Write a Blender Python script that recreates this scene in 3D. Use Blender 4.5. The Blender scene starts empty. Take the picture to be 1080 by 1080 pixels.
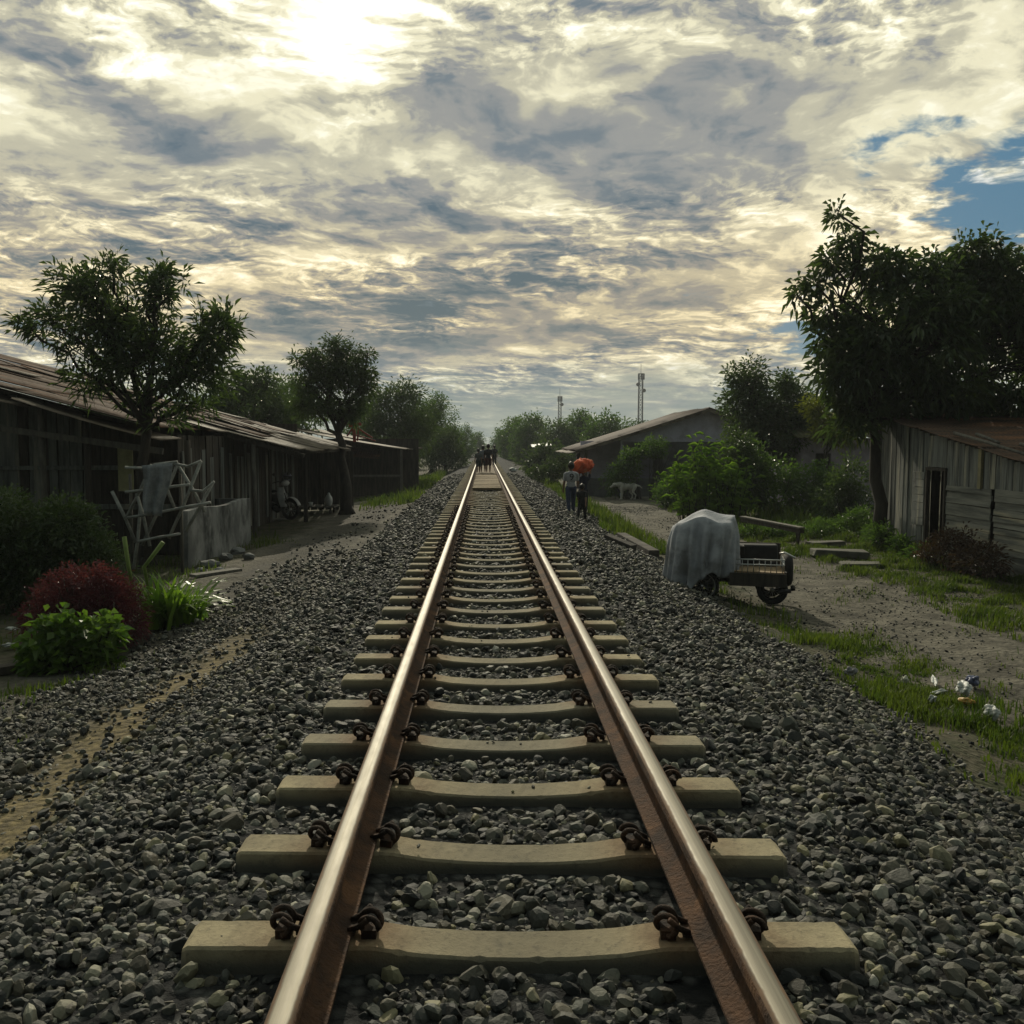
import bpy, bmesh, math, random
import numpy as np
from mathutils import Vector, Matrix
R = math.radians
random.seed(7)
rng = np.random.default_rng(11)
C = bpy.context.scene.collection
SC = bpy.context.scene

# ------------------------------------------------------------------ camera
F = 963.0; VPX = 510.0; VPY = 467.0            # pixels of the 1080 px photograph
CX, CZ = -0.113, 1.47                          # z = 0 is the top of the sleepers
PITCH = math.atan((540 - VPY) / F); YAW = R(0.65)
SHX = (540 + F * math.tan(YAW) - VPX) / 1080.0
cam = bpy.data.cameras.new('camera'); cam.lens = F / 1080 * 36; cam.sensor_width = 36
cam.shift_x = SHX; cam.clip_end = 3000; cam.clip_start = 0.05
camo = bpy.data.objects.new('camera', cam); C.objects.link(camo)
camo.location = (CX, 0, CZ); camo.rotation_euler = (math.pi / 2 - PITCH, 0, YAW)
SC.camera = camo
CAMR = camo.rotation_euler.to_matrix()

def ray(px, py):
    return CAMR @ Vector(((px - 540 + SHX * 1080) / F, -(py - 540) / F, -1))
def P(px, py, Y):
    d = ray(px, py); k = Y / d.y
    return Vector((CX + d.x * k, Y, CZ + d.z * k))
def G(px, py, z=-0.85):
    d = ray(px, py); k = (z - CZ) / d.z
    return Vector((CX + d.x * k, d.y * k, z))

# ------------------------------------------------------------------ sun, sky
SUN_EL, SUN_AZ = R(29), R(-6.5)
SC.view_settings.view_transform = 'Standard'; SC.view_settings.look = 'None'
SC.view_settings.exposure = 0.25; SC.view_settings.gamma = 1
sl = bpy.data.lights.new('sun', 'SUN'); sl.energy = 2.5; sl.angle = R(1.5); sl.color = (1.0, 0.91, 0.71)
so = bpy.data.objects.new('sun', sl); C.objects.link(so)
sdir = Vector((math.sin(SUN_AZ) * math.cos(SUN_EL), math.cos(SUN_AZ) * math.cos(SUN_EL), math.sin(SUN_EL)))
so.rotation_euler = sdir.to_track_quat('Z', 'Y').to_euler()

world = bpy.data.worlds.new('World'); SC.world = world; world.use_nodes = True
wt = world.node_tree; wt.nodes.clear()

class NT:
    def __init__(s, t): s.t = t
    def node(s, typ, **kw):
        n = s.t.nodes.new(typ)
        for k, v in kw.items(): setattr(n, k, v)
        return n
    def put(s, sock, v):
        if isinstance(v, bpy.types.NodeSocket): s.t.links.new(v, sock)
        else: sock.default_value = v
    def m(s, op, a, b=0.0, c=0.0, clamp=False):
        n = s.node('ShaderNodeMath', operation=op, use_clamp=clamp)
        s.put(n.inputs[0], a); s.put(n.inputs[1], b); s.put(n.inputs[2], c)
        return n.outputs[0]
    def add(s, *a):
        r = a[0]
        for x in a[1:]: r = s.m('ADD', r, x)
        return r
    def mul(s, *a):
        r = a[0]
        for x in a[1:]: r = s.m('MULTIPLY', r, x)
        return r
    def sub(s, a, b): return s.m('SUBTRACT', a, b)
    def vec(s, x, y, z=0.0):
        n = s.node('ShaderNodeCombineXYZ')
        for i, v in enumerate((x, y, z)): s.put(n.inputs[i], v)
        return n.outputs[0]
    def vm(s, op, a, b):
        n = s.node('ShaderNodeVectorMath', operation=op); s.put(n.inputs[0], a)
        if op == 'SCALE': s.put(n.inputs['Scale'], b)
        else: s.put(n.inputs[1], b)
        return n.outputs[0]
    def noise(s, vec, scale, detail=5, rough=0.55, dist=0.0, out=0, lac=2.0):
        n = s.node('ShaderNodeTexNoise'); s.put(n.inputs['Vector'], vec)
        n.inputs['Scale'].default_value = scale; n.inputs['Detail'].default_value = detail
        n.inputs['Roughness'].default_value = rough; n.inputs['Distortion'].default_value = dist
        n.inputs['Lacunarity'].default_value = lac
        return n.outputs[out]
    def ss(s, v, a, b, lo=0.0, hi=1.0):
        n = s.node('ShaderNodeMapRange', interpolation_type='SMOOTHSTEP'); s.put(n.inputs[0], v)
        for i, q in enumerate((a, b, lo, hi)): n.inputs[i + 1].default_value = q
        return n.outputs[0]
    def mix(s, f, a, b, blend='MIX'):
        n = s.node('ShaderNodeMix', data_type='RGBA', blend_type=blend); s.put(n.inputs[0], f)
        for i, v in ((6, a), (7, b)):
            s.put(n.inputs[i], v if isinstance(v, bpy.types.NodeSocket) else (*v[:3], 1))
        return n.outputs[2]
    def ramp(s, v, stops, interp='LINEAR'):
        n = s.node('ShaderNodeValToRGB'); cr = n.color_ramp; cr.interpolation = interp
        while len(cr.elements) < len(stops): cr.elements.new(0.5)
        for e, (p, c) in zip(cr.elements, stops): e.position = p; e.color = (*c, 1)
        s.put(n.inputs[0], v); return n.outputs[0]

def build_sky():
    t = NT(wt)
    tc = t.node('ShaderNodeTexCoord').outputs['Generated']
    sep = t.node('ShaderNodeSeparateXYZ'); wt.links.new(tc, sep.inputs[0])
    x, y, z = sep.outputs
    zc = t.m('MAXIMUM', z, 0.0)
    k = t.m('DIVIDE', 1.0, t.add(zc, 0.15))
    p = t.vec(t.mul(x, k), t.mul(y, k), 0.0)                 # the flat cloud sheet
    # bearing and elevation of the direction (degrees)
    az = t.mul(t.m('ARCTAN2', x, y), 57.2958); el = t.mul(t.m('ARCSINE', z), 57.2958)
    wob = t.noise(p, 2.2, 6, 0.62)
    wob2 = t.noise(t.vm('ADD', p, (7.3, 2.1, 4.0)), 2.4, 6, 0.62)
    azw = t.add(az, t.mul(t.sub(wob, 0.5), 15.0)); elw = t.add(el, t.mul(t.sub(wob2, 0.5), 10.0))
    def blob(a0, e0, sa, se, tilt=0.0):
        da = t.sub(azw, a0); de = t.sub(elw, e0)
        de = t.sub(de, t.mul(da, tilt))
        q = t.add(t.m('POWER', t.mul(da, 1 / sa), 2.0), t.m('POWER', t.mul(de, 1 / se), 2.0))
        return t.m('EXPONENT', t.mul(q, -1.0))
    # puffs, with a warp, and their sun side
    warp = t.vm('SCALE', t.vm('SUBTRACT', t.noise(p, 1.6, 4, 0.55, out=1), (0.5, 0.5, 0.5)), 0.42)
    pw = t.vm('ADD', p, warp)
    st = t.node('ShaderNodeMapping'); wt.links.new(pw, st.inputs[0])
    st.inputs['Rotation'].default_value = (0, 0, R(-16)); st.inputs['Scale'].default_value = (1.0, 1.0, 1)
    ps = st.outputs[0]
    def lit(off, scale, det, rough, eps):
        v = t.vm('ADD', ps, off); a = t.noise(v, scale, det, rough); b = t.noise(t.vm('ADD', v, (-0.25 * eps, eps, 0)), scale, det, rough)
        return a, t.sub(a, b)
    n1, d1 = lit((0, 0, 0), 2.0, 7, 0.56, 0.085)
    n2, d2 = lit((3.1, 9.2, 0), 4.6, 6, 0.55, 0.044)
    n3, d3 = lit((8.1, 2.2, 0), 15.0, 5, 0.6, 0.016)
    big = t.noise(t.vm('ADD', p, (1.7, 5.2, 0)), 0.8, 3, 0.5)
    puff = t.ss(t.noise(t.vm('ADD', ps, (5.5, 1.2, 0)), 1.1, 4, 0.55), 0.38, 0.60)
    relief = t.add(t.mul(d1, 1.15), t.mul(d2, 1.35, t.add(puff, 0.15)), t.mul(d3, 1.0, t.add(puff, 0.05)))
    lum = t.add(0.495, t.mul(t.sub(n1, 0.5), 0.95), t.mul(t.sub(t.ss(n2, 0.33, 0.66), 0.5), 0.34, t.add(puff, 0.30)), t.mul(t.sub(t.ss(n3, 0.34, 0.66), 0.5), 0.15, t.add(puff, 0.15)), t.mul(t.sub(big, 0.5), 0.60), relief)
    # the breaks and banks that this sky has (bearing, elevation, widths, tilt, amount)
    for a0, e0, sa, se, tl, amt in SKY_BLOBS:
        lum = t.add(lum, t.mul(blob(a0, e0, sa, se, tl), amt))
    sx, sy, sz = sdir
    dn = t.node('ShaderNodeVectorMath', operation='DOT_PRODUCT'); wt.links.new(tc, dn.inputs[0]); dn.inputs[1].default_value = (sx, sy, sz)
    ang = t.mul(t.m('ARCCOSINE', dn.outputs['Value']), 57.2958)
    angw = t.add(ang, t.mul(t.sub(wob, 0.5), 13.0), t.mul(t.sub(n2, 0.5), 4.0))
    glow = t.m('EXPONENT', t.mul(t.m('POWER', t.mul(angw, 1 / 5.6), 2.0), -1.0))
    halo = t.m('EXPONENT', t.mul(ang, -1 / 24.0))
    lum = t.add(lum, t.mul(glow, 0.40), t.mul(halo, 0.17))
    col = t.ramp(lum, [(0.0, (0.080, 0.125, 0.165)), (0.20, (0.150, 0.185, 0.210)), (0.38, (0.270, 0.275, 0.265)),
                       (0.55, (0.46, 0.44, 0.335)), (0.74, (0.74, 0.70, 0.50)), (0.90, (0.93, 0.90, 0.71)), (1.0, (1.0, 0.99, 0.89))], 'EASE')
    # warm tint low down, and blue grey band at the horizon
    warm = t.mul(t.ss(el, 3.0, 7.0), t.ss(el, 17.0, 8.0))
    col = t.mix(t.mul(warm, 0.8), col, (1.10, 0.955, 0.78), 'MULTIPLY')
    sky = t.node('ShaderNodeTexSky', sky_type='NISHITA'); sky.sun_disc = False
    sky.sun_elevation = SUN_EL; sky.sun_rotation = SUN_AZ; sky.air_density = 1.3; sky.dust_density = 2.0
    clear = t.vm('SCALE', sky.outputs[0], 0.10)
    blue = t.mix(0.90, clear, (0.014, 0.118, 0.215))
    bl = None
    for a0, e0, sa, se, tl, amt in BLUE_HOLES:
        b = t.mul(blob(a0, e0, sa, se, tl), amt); bl = b if bl is None else t.m('MAXIMUM', bl, b)
    hole = t.ss(t.add(bl, t.mul(t.sub(n2, 0.5), -1.3), t.mul(t.sub(n1, 0.5), -0.9), t.mul(t.sub(n3, 0.5), -0.9)), 0.36, 0.86)
    col = t.mix(hole, col, blue)
    lowband = t.mul(t.ss(t.add(el, t.mul(t.sub(wob, 0.5), 9.0)), 5.2, 1.6), 0.80)
    col = t.mix(lowband, col, t.mix(n1, (0.165, 0.215, 0.205), (0.25, 0.28, 0.245)))
    # the thin veil in front of the sun is much brighter than the picture can show
    hot = t.m('EXPONENT', t.mul(t.m('POWER', t.mul(angw, 1 / 3.9), 2.0), -1.0))
    col = t.vm('ADD', col, t.vm('SCALE', t.vec(1.0, 0.93, 0.75), t.mul(hot, 0.45)))
    # unseen sky behind the viewer, dimmed and blued to deepen shade on facing sides
    back = t.ss(y, -0.60, 0.18, 0.22, 1.0)
    col = t.mix(t.ss(y, 0.45, -0.10), col, (0.80, 0.98, 1.12), 'MULTIPLY')
    col = t.vm('SCALE', col, back)
    # below the horizon: dull ground colour
    col = t.mix(t.ss(z, -0.03, 0.0), (0.05, 0.05, 0.045), col)
    bg = t.node('ShaderNodeBackground'); wt.links.new(col, bg.inputs[0]); bg.inputs[1].default_value = 1.0
    out = t.node('ShaderNodeOutputWorld'); wt.links.new(bg.outputs[0], out.inputs[0])
def AE(px, py):
    d = ray(px, py).normalized(); return math.degrees(math.atan2(d.x, d.y)), math.degrees(math.asin(d.z))
def sb(px, py, wx, wy, tilt, amt):
    a, e = AE(px, py); return (a, e, wx / 16.8, wy / 16.8, tilt, amt)
SKY_BLOBS = [sb(660, 190, 170, 120, 0.0, -0.25), sb(110, 118, 110, 34, -0.5, -0.42), sb(385, 340, 160, 42, 0.05, -0.34),
             sb(440, 95, 60, 50, 0.2, -0.20), sb(590, 300, 110, 18, 0.0, -0.22), sb(740, 318, 130, 22, -0.1, 0.16),
             sb(545, 215, 80, 36, -0.25, 0.30), sb(900, 150, 190, 70, 0.15, 0.22), sb(640, 78, 55, 14, 0.0, 0.28),
             sb(455, 208, 90, 13, 0.0, -0.30), sb(340, 232, 40, 14, 0.0, -0.22), sb(100, 225, 140, 45, 0.1, -0.12), sb(180, 50, 150, 60, 0.0, 0.04),
             sb(385, 45, 80, 60, 0.0, 0.26), sb(330, 285, 190, 26, 0.08, 0.16), sb(780, 60, 100, 60, 0.0, -0.14),
             sb(70, 345, 120, 40, 0.0, -0.20), sb(600, 425, 340, 24, 0.0, -0.14), sb(640, 385, 180, 16, 0.0, 0.14), sb(560, 120, 100, 50, 0.0, -0.12)]
BLUE_HOLES = [(*AE(1055, 222), 4.2, 2.9, 0.25, 1.15), (*AE(960, 155), 4.2, 1.4, 0.2, 0.72), (*AE(845, 345), 2.6, 1.6, 0.2, 0.75),
              (*AE(1150, 170), 6, 4, 0.2, 1.0)]
build_sky()

# ------------------------------------------------------------------ materials
MATS = {}
def mat(name, c1, c2=None, scale=6.0, rough=0.85, bump=0.0, bscale=40.0, metallic=0.0, stretch=(1, 1, 1), c3=None, spec=0.3, detail=6):
    if name in MATS: return MATS[name]
    m = bpy.data.materials.new(name); m.use_nodes = True; nt = m.node_tree; t = NT(nt)
    bs = nt.nodes['Principled BSDF']; bs.inputs['Roughness'].default_value = rough; bs.inputs['Metallic'].default_value = metallic
    bs.inputs['Specular IOR Level'].default_value = spec
    tc = t.node('ShaderNodeTexCoord').outputs['Object']; oi = t.node('ShaderNodeObjectInfo').outputs['Random']
    tc = t.vm('ADD', tc, t.vec(t.mul(oi, 37.0), t.mul(oi, 53.0), t.mul(oi, 29.0)))
    mp = t.node('ShaderNodeMapping'); nt.links.new(tc, mp.inputs[0]); mp.inputs['Scale'].default_value = stretch
    v = mp.outputs[0]
    c2 = c2 or tuple(x * 0.6 for x in c1)
    n = t.noise(v, scale, detail, 0.62)
    col = t.mix(t.ss(n, 0.33, 0.67), c1, c2)
    if c3: col = t.mix(t.ss(t.noise(t.vm('ADD', v, (5, 3, 8)), scale * 0.45, 5, 0.6), 0.52, 0.66), col, c3)
    fine = t.noise(v, scale * 9, 3, 0.6)
    col = t.mix(0.35, col, t.mix(fine, (0.55, 0.55, 0.55), (1.4, 1.4, 1.4)), 'MULTIPLY')
    nt.links.new(col, bs.inputs['Base Color'])
    if bump:
        b = t.node('ShaderNodeBump'); b.inputs['Strength'].default_value = bump; b.inputs['Distance'].default_value = 0.02
        nt.links.new(t.noise(v, bscale, 6, 0.6), b.inputs['Height']); nt.links.new(b.outputs[0], bs.inputs['Normal'])
    MATS[name] = m; return m

def leafmat(name, c1, c2, trans=0.35, rough=0.42, gloss=0.5):
    m = bpy.data.materials.new(name); m.use_nodes = True; nt = m.node_tree; t = NT(nt)
    bs = nt.nodes['Principled BSDF']; out = nt.nodes['Material Output']
    g = t.node('ShaderNodeNewGeometry'); tc = t.node('ShaderNodeTexCoord').outputs['Object']
    f = t.m('ADD', t.mul(g.outputs['Random Per Island'], 0.6), t.mul(t.ss(t.noise(tc, 1.3, 3), 0.35, 0.65), 0.4))
    col = t.mix(f, c1, c2)
    nt.links.new(col, bs.inputs['Base Color']); bs.inputs['Roughness'].default_value = rough
    bs.inputs['Specular IOR Level'].default_value = gloss
    tr = t.node('ShaderNodeBsdfTranslucent')
    nt.links.new(t.mix(1.0, col, (1.5, 1.7, 0.7), 'MULTIPLY'), tr.inputs[0])
    mx = t.node('ShaderNodeMixShader'); mx.inputs[0].default_value = trans
    nt.links.new(bs.outputs[0], mx.inputs[1]); nt.links.new(tr.outputs[0], mx.inputs[2]); nt.links.new(mx.outputs[0], out.inputs[0])
    MATS[name] = m; return m

M_conc = mat('sleeper_concrete', (0.34, 0.30, 0.20), (0.24, 0.20, 0.13), 7, 0.9, 0.35, 90, c3=(0.29, 0.22, 0.14))
M_tank = mat('stained_concrete', (0.27, 0.275, 0.27), (0.11, 0.115, 0.115), 2.4, 0.95, 0.6, 18, stretch=(1.0, 1.0, 0.6), c3=(0.025, 0.028, 0.028))
M_rust = mat('rail_rust', (0.100, 0.052, 0.029), (0.042, 0.026, 0.019), 9, 0.9, 0.7, 70, c3=(0.145, 0.075, 0.038))
M_clip = mat('clip_iron', (0.050, 0.032, 0.022), (0.020, 0.015, 0.013), 20, 0.85, 0.5, 80, spec=0.25, c3=(0.075, 0.04, 0.024))
M_wood = mat('grey_planks', (0.235, 0.235, 0.205), (0.10, 0.105, 0.095), 3, 0.9, 0.4, 30, stretch=(1, 0.25, 3), c3=(0.35, 0.32, 0.24))
M_woodv = mat('grey_boards', (0.215, 0.225, 0.21), (0.075, 0.082, 0.08), 3, 0.9, 0.4, 30, stretch=(3, 3, 0.3), c3=(0.33, 0.315, 0.25))
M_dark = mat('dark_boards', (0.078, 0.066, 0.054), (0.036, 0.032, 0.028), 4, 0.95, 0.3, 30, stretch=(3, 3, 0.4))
M_pole = mat('weathered_pole', (0.16, 0.15, 0.125), (0.09, 0.085, 0.075), 6, 0.9, 0.2, 40, stretch=(2, 2, 0.5))
M_bamboo = mat('pale_bamboo', (0.40, 0.405, 0.38), (0.20, 0.205, 0.19), 5, 0.8, 0.3, 40)
M_roof = mat('rusty_sheet', (0.125, 0.072, 0.046), (0.060, 0.042, 0.032), 2.6, 0.85, 0.4, 25, stretch=(0.5, 2, 1), c3=(0.20, 0.095, 0.048))
M_roof2 = mat('pale_sheet', (0.20, 0.165, 0.125), (0.11, 0.09, 0.07), 3, 0.75, 0.4, 25, c3=(0.075, 0.057, 0.045))
M_bark = mat('bark', (0.055, 0.047, 0.038), (0.028, 0.025, 0.022), 6, 0.95, 0.6, 30, stretch=(2, 2, 0.4))
M_tarp = mat('grey_tarp', (0.42, 0.435, 0.47), (0.28, 0.295, 0.33), 3.5, 0.85, 0.35, 25, c3=(0.19, 0.195, 0.20))
M_iron = mat('dark_iron', (0.035, 0.034, 0.034), (0.02, 0.018, 0.018), 9, 0.55, 0.1, 40, metallic=0.3)
M_rubber = mat('rubber', (0.022, 0.022, 0.023), (0.015, 0.015, 0.016), 9, 0.85)
M_rim = mat('pale_rim', (0.42, 0.42, 0.40), (0.28, 0.27, 0.25), 9, 0.5)
M_deck = mat('deck_wood', (0.34, 0.25, 0.15), (0.22, 0.16, 0.10), 6, 0.85, 0.2, 40, stretch=(0.5, 3, 1))
M_chrome = mat('worn_chrome', (0.55, 0.55, 0.53), (0.4, 0.4, 0.4), 9, 0.3, metallic=0.9)
M_white = mat('white_paint', (0.62, 0.63, 0.63), (0.45, 0.46, 0.47), 8, 0.5)
M_lilac = mat('lilac_plaster', (0.70, 0.69, 0.84), (0.56, 0.55, 0.68), 2, 0.9, 0.1, 20, c3=(0.45, 0.43, 0.52))
M_block = mat('grey_blockwork', (0.15, 0.15, 0.155), (0.09, 0.09, 0.095), 3, 0.95, 0.3, 20)
M_mauve = mat('mauve_plaster', (0.46, 0.40, 0.50), (0.28, 0.25, 0.30), 2.5, 0.9, 0.1, 20, c3=(0.09, 0.09, 0.08))
M_skin = mat('brown_skin', (0.22, 0.125, 0.08), (0.19, 0.105, 0.068), 12, 0.55)
M_hair = mat('black_hair', (0.012, 0.011, 0.010), (0.02, 0.018, 0.016), 30, 0.5)
M_plastic = mat('white_plastic', (0.62, 0.63, 0.62), (0.45, 0.46, 0.46), 9, 0.5)
M_stone = None
L_dark = leafmat('leaf_dark', (0.036, 0.062, 0.028), (0.075, 0.105, 0.040), 0.30)
L_mid = leafmat('leaf_mid', (0.045, 0.085, 0.026), (0.095, 0.150, 0.040), 0.35)
L_bright = leafmat('leaf_bright', (0.080, 0.150, 0.026), (0.165, 0.245, 0.045), 0.42)
L_plant = leafmat('leaf_plant', (0.045, 0.095, 0.020), (0.12, 0.185, 0.036), 0.40)
L_yellow = leafmat('leaf_yellow', (0.10, 0.115, 0.02), (0.15, 0.15, 0.03), 0.45)
L_red = leafmat('leaf_red', (0.060, 0.015, 0.030), (0.135, 0.028, 0.050), 0.35)
L_brown = leafmat('leaf_brown', (0.05, 0.028, 0.02), (0.075, 0.04, 0.028), 0.3)
L_grass = leafmat('grass_blades', (0.036, 0.066, 0.014), (0.110, 0.135, 0.032), 0.36, 0.6, 0.2)

# ------------------------------------------------------------------ mesh helpers
def link(o, parent=None):
    C.objects.link(o)
    if parent is not None: o.parent = parent
    return o
def tag(o, label=None, cat=None, group=None, kind=None):
    if label: o['label'] = label
    if cat: o['category'] = cat
    if group: o['group'] = group
    if kind: o['kind'] = kind
    return o
def thing(name, label, cat, loc=(0, 0, 0), rz=0.0, group=None):
    o = bpy.data.objects.new(name, None); o.empty_display_size = 0.2; link(o)
    o.location = loc; o.rotation_euler = (0, 0, rz)
    return tag(o, label, cat, group)
def np_mesh(name, V, Fs, mats, smooth=False, mi=None):
    """V n x 3; Fs: list of integer arrays (m x k), each of one face size"""
    me = bpy.data.meshes.new(name); V = np.asarray(V, dtype=np.float32)
    me.vertices.add(len(V)); me.vertices.foreach_set('co', V.ravel())
    loops = np.concatenate([f.ravel() for f in Fs]).astype(np.int32)
    sizes = np.concatenate([np.full(len(f), f.shape[1]) for f in Fs]).astype(np.int32)
    me.loops.add(len(loops)); me.loops.foreach_set('vertex_index', loops)
    me.polygons.add(len(sizes)); st = np.concatenate([[0], np.cumsum(sizes)[:-1]]).astype(np.int32)
    me.polygons.foreach_set('loop_start', st)
    me.update(calc_edges=True)
    me.polygons.foreach_set('use_smooth', np.full(len(sizes), smooth))
    for m in (mats if isinstance(mats, (list, tuple)) else [mats]): me.materials.append(m)
    if mi is not None: me.polygons.foreach_set('material_index', np.asarray(mi, dtype=np.int32))
    me.validate(); return me
def np_obj(name, V, Fs, mats, parent=None, loc=(0, 0, 0), smooth=False, mi=None):
    o = bpy.data.objects.new(name, np_mesh(name, V, Fs, mats, smooth, mi)); link(o, parent); o.location = loc; return o

class MB:
    """collects boxes, tubes, sheets and lathes in world (or local) coordinates"""
    def __init__(s): s.v = []; s.f = []; s.sm = []; s.mi = []; s.cur = 0
    def _add(s, vs, fs, smooth):
        o = len(s.v); s.v.extend([tuple(v) for v in vs])
        for f in fs: s.f.append(tuple(i + o for i in f)); s.sm.append(smooth); s.mi.append(s.cur)
    def hexa(s, pts, smooth=False):
        s._add(pts, [(0, 3, 2, 1), (4, 5, 6, 7), (0, 1, 5, 4), (1, 2, 6, 5), (2, 3, 7, 6), (3, 0, 4, 7)], smooth); return s
    def box(s, c, size, rz=0.0, rx=0.0, ry=0.0, jit=0.0):
        m = Matrix.Rotation(rz, 3, 'Z') @ Matrix.Rotation(ry, 3, 'Y') @ Matrix.Rotation(rx, 3, 'X')
        hx, hy, hz = (q / 2 for q in size); pts = []
        for zz in (-hz, hz):
            for xx, yy in ((-hx, -hy), (hx, -hy), (hx, hy), (-hx, hy)):
                pts.append(Vector(c) + m @ Vector((xx, yy, zz)) + Vector((random.uniform(-jit, jit), random.uniform(-jit, jit), random.uniform(-jit, jit))))
        return s.hexa(pts)
    def beam(s, a, b, w, h, up=(0, 0, 1)):
        a = Vector(a); b = Vector(b); d = (b - a).normalized(); u = Vector(up)
        x = d.cross(u); x = x.normalized() if x.length > 1e-4 else Vector((1, 0, 0)); u = x.cross(d)
        pts = []
        for e in (-h / 2, h / 2):
            for q, base in ((-w / 2, a), (w / 2, a), (w / 2, b), (-w / 2, b)): pts.append(base + x * q + u * e)
        return s.hexa(pts)
    def tube(s, pts, rad, n=8, cap=True, smooth=True, closed=False):
        pts = [Vector(p) for p in pts]
        if not isinstance(rad, (list, tuple)): rad = [rad] * len(pts)
        ring = []; N = len(pts); ref = Vector((0, 0, 1))
        for i, p in enumerate(pts):
            if closed: d = pts[(i + 1) % N] - pts[i - 1]
            else: d = pts[min(i + 1, N - 1)] - pts[max(i - 1, 0)]
            d = d.normalized() if d.length > 1e-9 else Vector((0, 0, 1))
            if i == 0:
                ref = Vector((0, 0, 1)) if abs(d.z) < 0.9 else Vector((1, 0, 0))
            x = d.cross(ref)
            x = x.normalized() if x.length > 1e-6 else d.orthogonal().normalized()
            y = x.cross(d).normalized(); ref = y
            ring.append([p + (x * math.cos(2 * math.pi * k / n) + y * math.sin(2 * math.pi * k / n)) * rad[i] for k in range(n)])
        vs = [v for r in ring for v in r]; fs = []
        for i in range(N if closed else N - 1):
            j = (i + 1) % N
            for k in range(n):
                k2 = (k + 1) % n; fs.append((i * n + k, i * n + k2, j * n + k2, j * n + k))
        if cap and not closed:
            fs.append(tuple(range(n - 1, -1, -1))); fs.append(tuple((N - 1) * n + k for k in range(n)))
        s._add(vs, fs, smooth); return s
    def torus(s, c, axis, R_, r, n=28, m=8):
        a = Vector(axis).normalized(); x = a.orthogonal().normalized(); y = a.cross(x)
        return s.tube([Vector(c) + (x * math.cos(2 * math.pi * i / n) + y * math.sin(2 * math.pi * i / n)) * R_ for i in range(n)], r, m, closed=True)
    def ell(s, c, r, n=14, m=9, rot=None):
        rot = rot or Matrix.Identity(3); vs = []; fs = []
        for i in range(m + 1):
            th = math.pi * i / m
            for k in range(n):
                ph = 2 * math.pi * k / n
                vs.append(Vector(c) + rot @ Vector((r[0] * math.sin(th) * math.cos(ph), r[1] * math.sin(th) * math.sin(ph), r[2] * math.cos(th))))
        for i in range(m):
            for k in range(n):
                k2 = (k + 1) % n; fs.append((i * n + k, (i + 1) * n + k, (i + 1) * n + k2, i * n + k2))
        s._add(vs, fs, True); return s
    def sheet(s, fn, nu, nv, thick, smooth=True):
        """fn(u, v) -> (point, normal); a closed slab of the given thickness"""
        top = []; bot = []
        for i in range(nu + 1):
            for j in range(nv + 1):
                p, nn = fn(i / nu, j / nv); top.append(Vector(p) + Vector(nn) * thick / 2); bot.append(Vector(p) - Vector(nn) * thick / 2)
        W = nv + 1; T = len(top); fs = []
        for i in range(nu):
            for j in range(nv):
                a = i * W + j; fs.append((a, a + W, a + W + 1, a + 1)); fs.append((T + a, T + a + 1, T + a + W + 1, T + a + W))
        for i in range(nu):
            a = i * W; fs.append((a, T + a, T + a + W, a + W)); a += nv; fs.append((a, a + W, T + a + W, T + a))
        for j in range(nv):
            a = j; fs.append((a, a + 1, T + a + 1, T + a)); a += nu * W; fs.append((a, T + a, T + a + 1, a + 1))
        s._add(top + bot, fs, smooth); return s
    def corrugated(s, A, B, Cc, D, pitch=0.076, amp=0.012, thick=0.006, sag=0.0, nv=6):
        """slab between A-B (eave) and D-C (ridge); corrugations run from eave to ridge"""
        A, B, Cc, D = (Vector(q) for q in (A, B, Cc, D)); L = (B - A).length
        nu = max(8, min(900, int(L / pitch * 5))); nn = (B - A).cross(D - A).normalized()
        if nn.z < 0: nn = -nn
        ph = random.uniform(0, 6); a1 = random.uniform(0.6, 1.4)
        def fn(u, v):
            p = (A * (1 - u) + B * u) * (1 - v) + (D * (1 - u) + Cc * u) * v
            w = amp * math.sin(2 * math.pi * u * L / pitch) + 0.018 * math.sin(u * L * a1 + ph + v * 2) - sag * math.sin(math.pi * v)
            return p + nn * w, nn
        return s.sheet(fn, nu, nv, thick)
    def build(s, name, mats, parent=None, bevel=0.0, world=True):
        """world=True: coordinates are world ones and the parent's location is taken off"""
        me = bpy.data.meshes.new(name)
        off = Vector(parent.location) if (parent is not None and world) else Vector((0, 0, 0))
        if parent is not None and world and parent.parent is not None: off += Vector(parent.parent.location)
        me.from_pydata([Vector(v) - off for v in s.v], [], s.f); me.update()
        me.polygons.foreach_set('use_smooth', s.sm); me.polygons.foreach_set('material_index', s.mi)
        for m in (mats if isinstance(mats, (list, tuple)) else [mats]): me.materials.append(m)
        o = bpy.data.objects.new(name, me); link(o, parent)
        if bevel:
            b = o.modifiers.new('bevel', 'BEVEL'); b.width = bevel; b.segments = 2; b.limit_method = 'ANGLE'; b.angle_limit = R(40)
        return o

def sn(x, y, s=1.0, seed=0.0):
    """cheap smooth noise in -1..1 (arrays or numbers)"""
    x = np.asarray(x) * s + seed * 1.37; y = np.asarray(y) * s - seed * 2.11
    return (np.sin(x * 1.0 + 1.3 * np.sin(y * 0.73 + 0.4)) * 0.45 + np.sin(y * 1.21 + 1.1 * np.sin(x * 0.87 + 2.0)) * 0.35
            + np.sin(x * 2.33 - y * 1.91 + 0.7) * 0.2)

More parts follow.
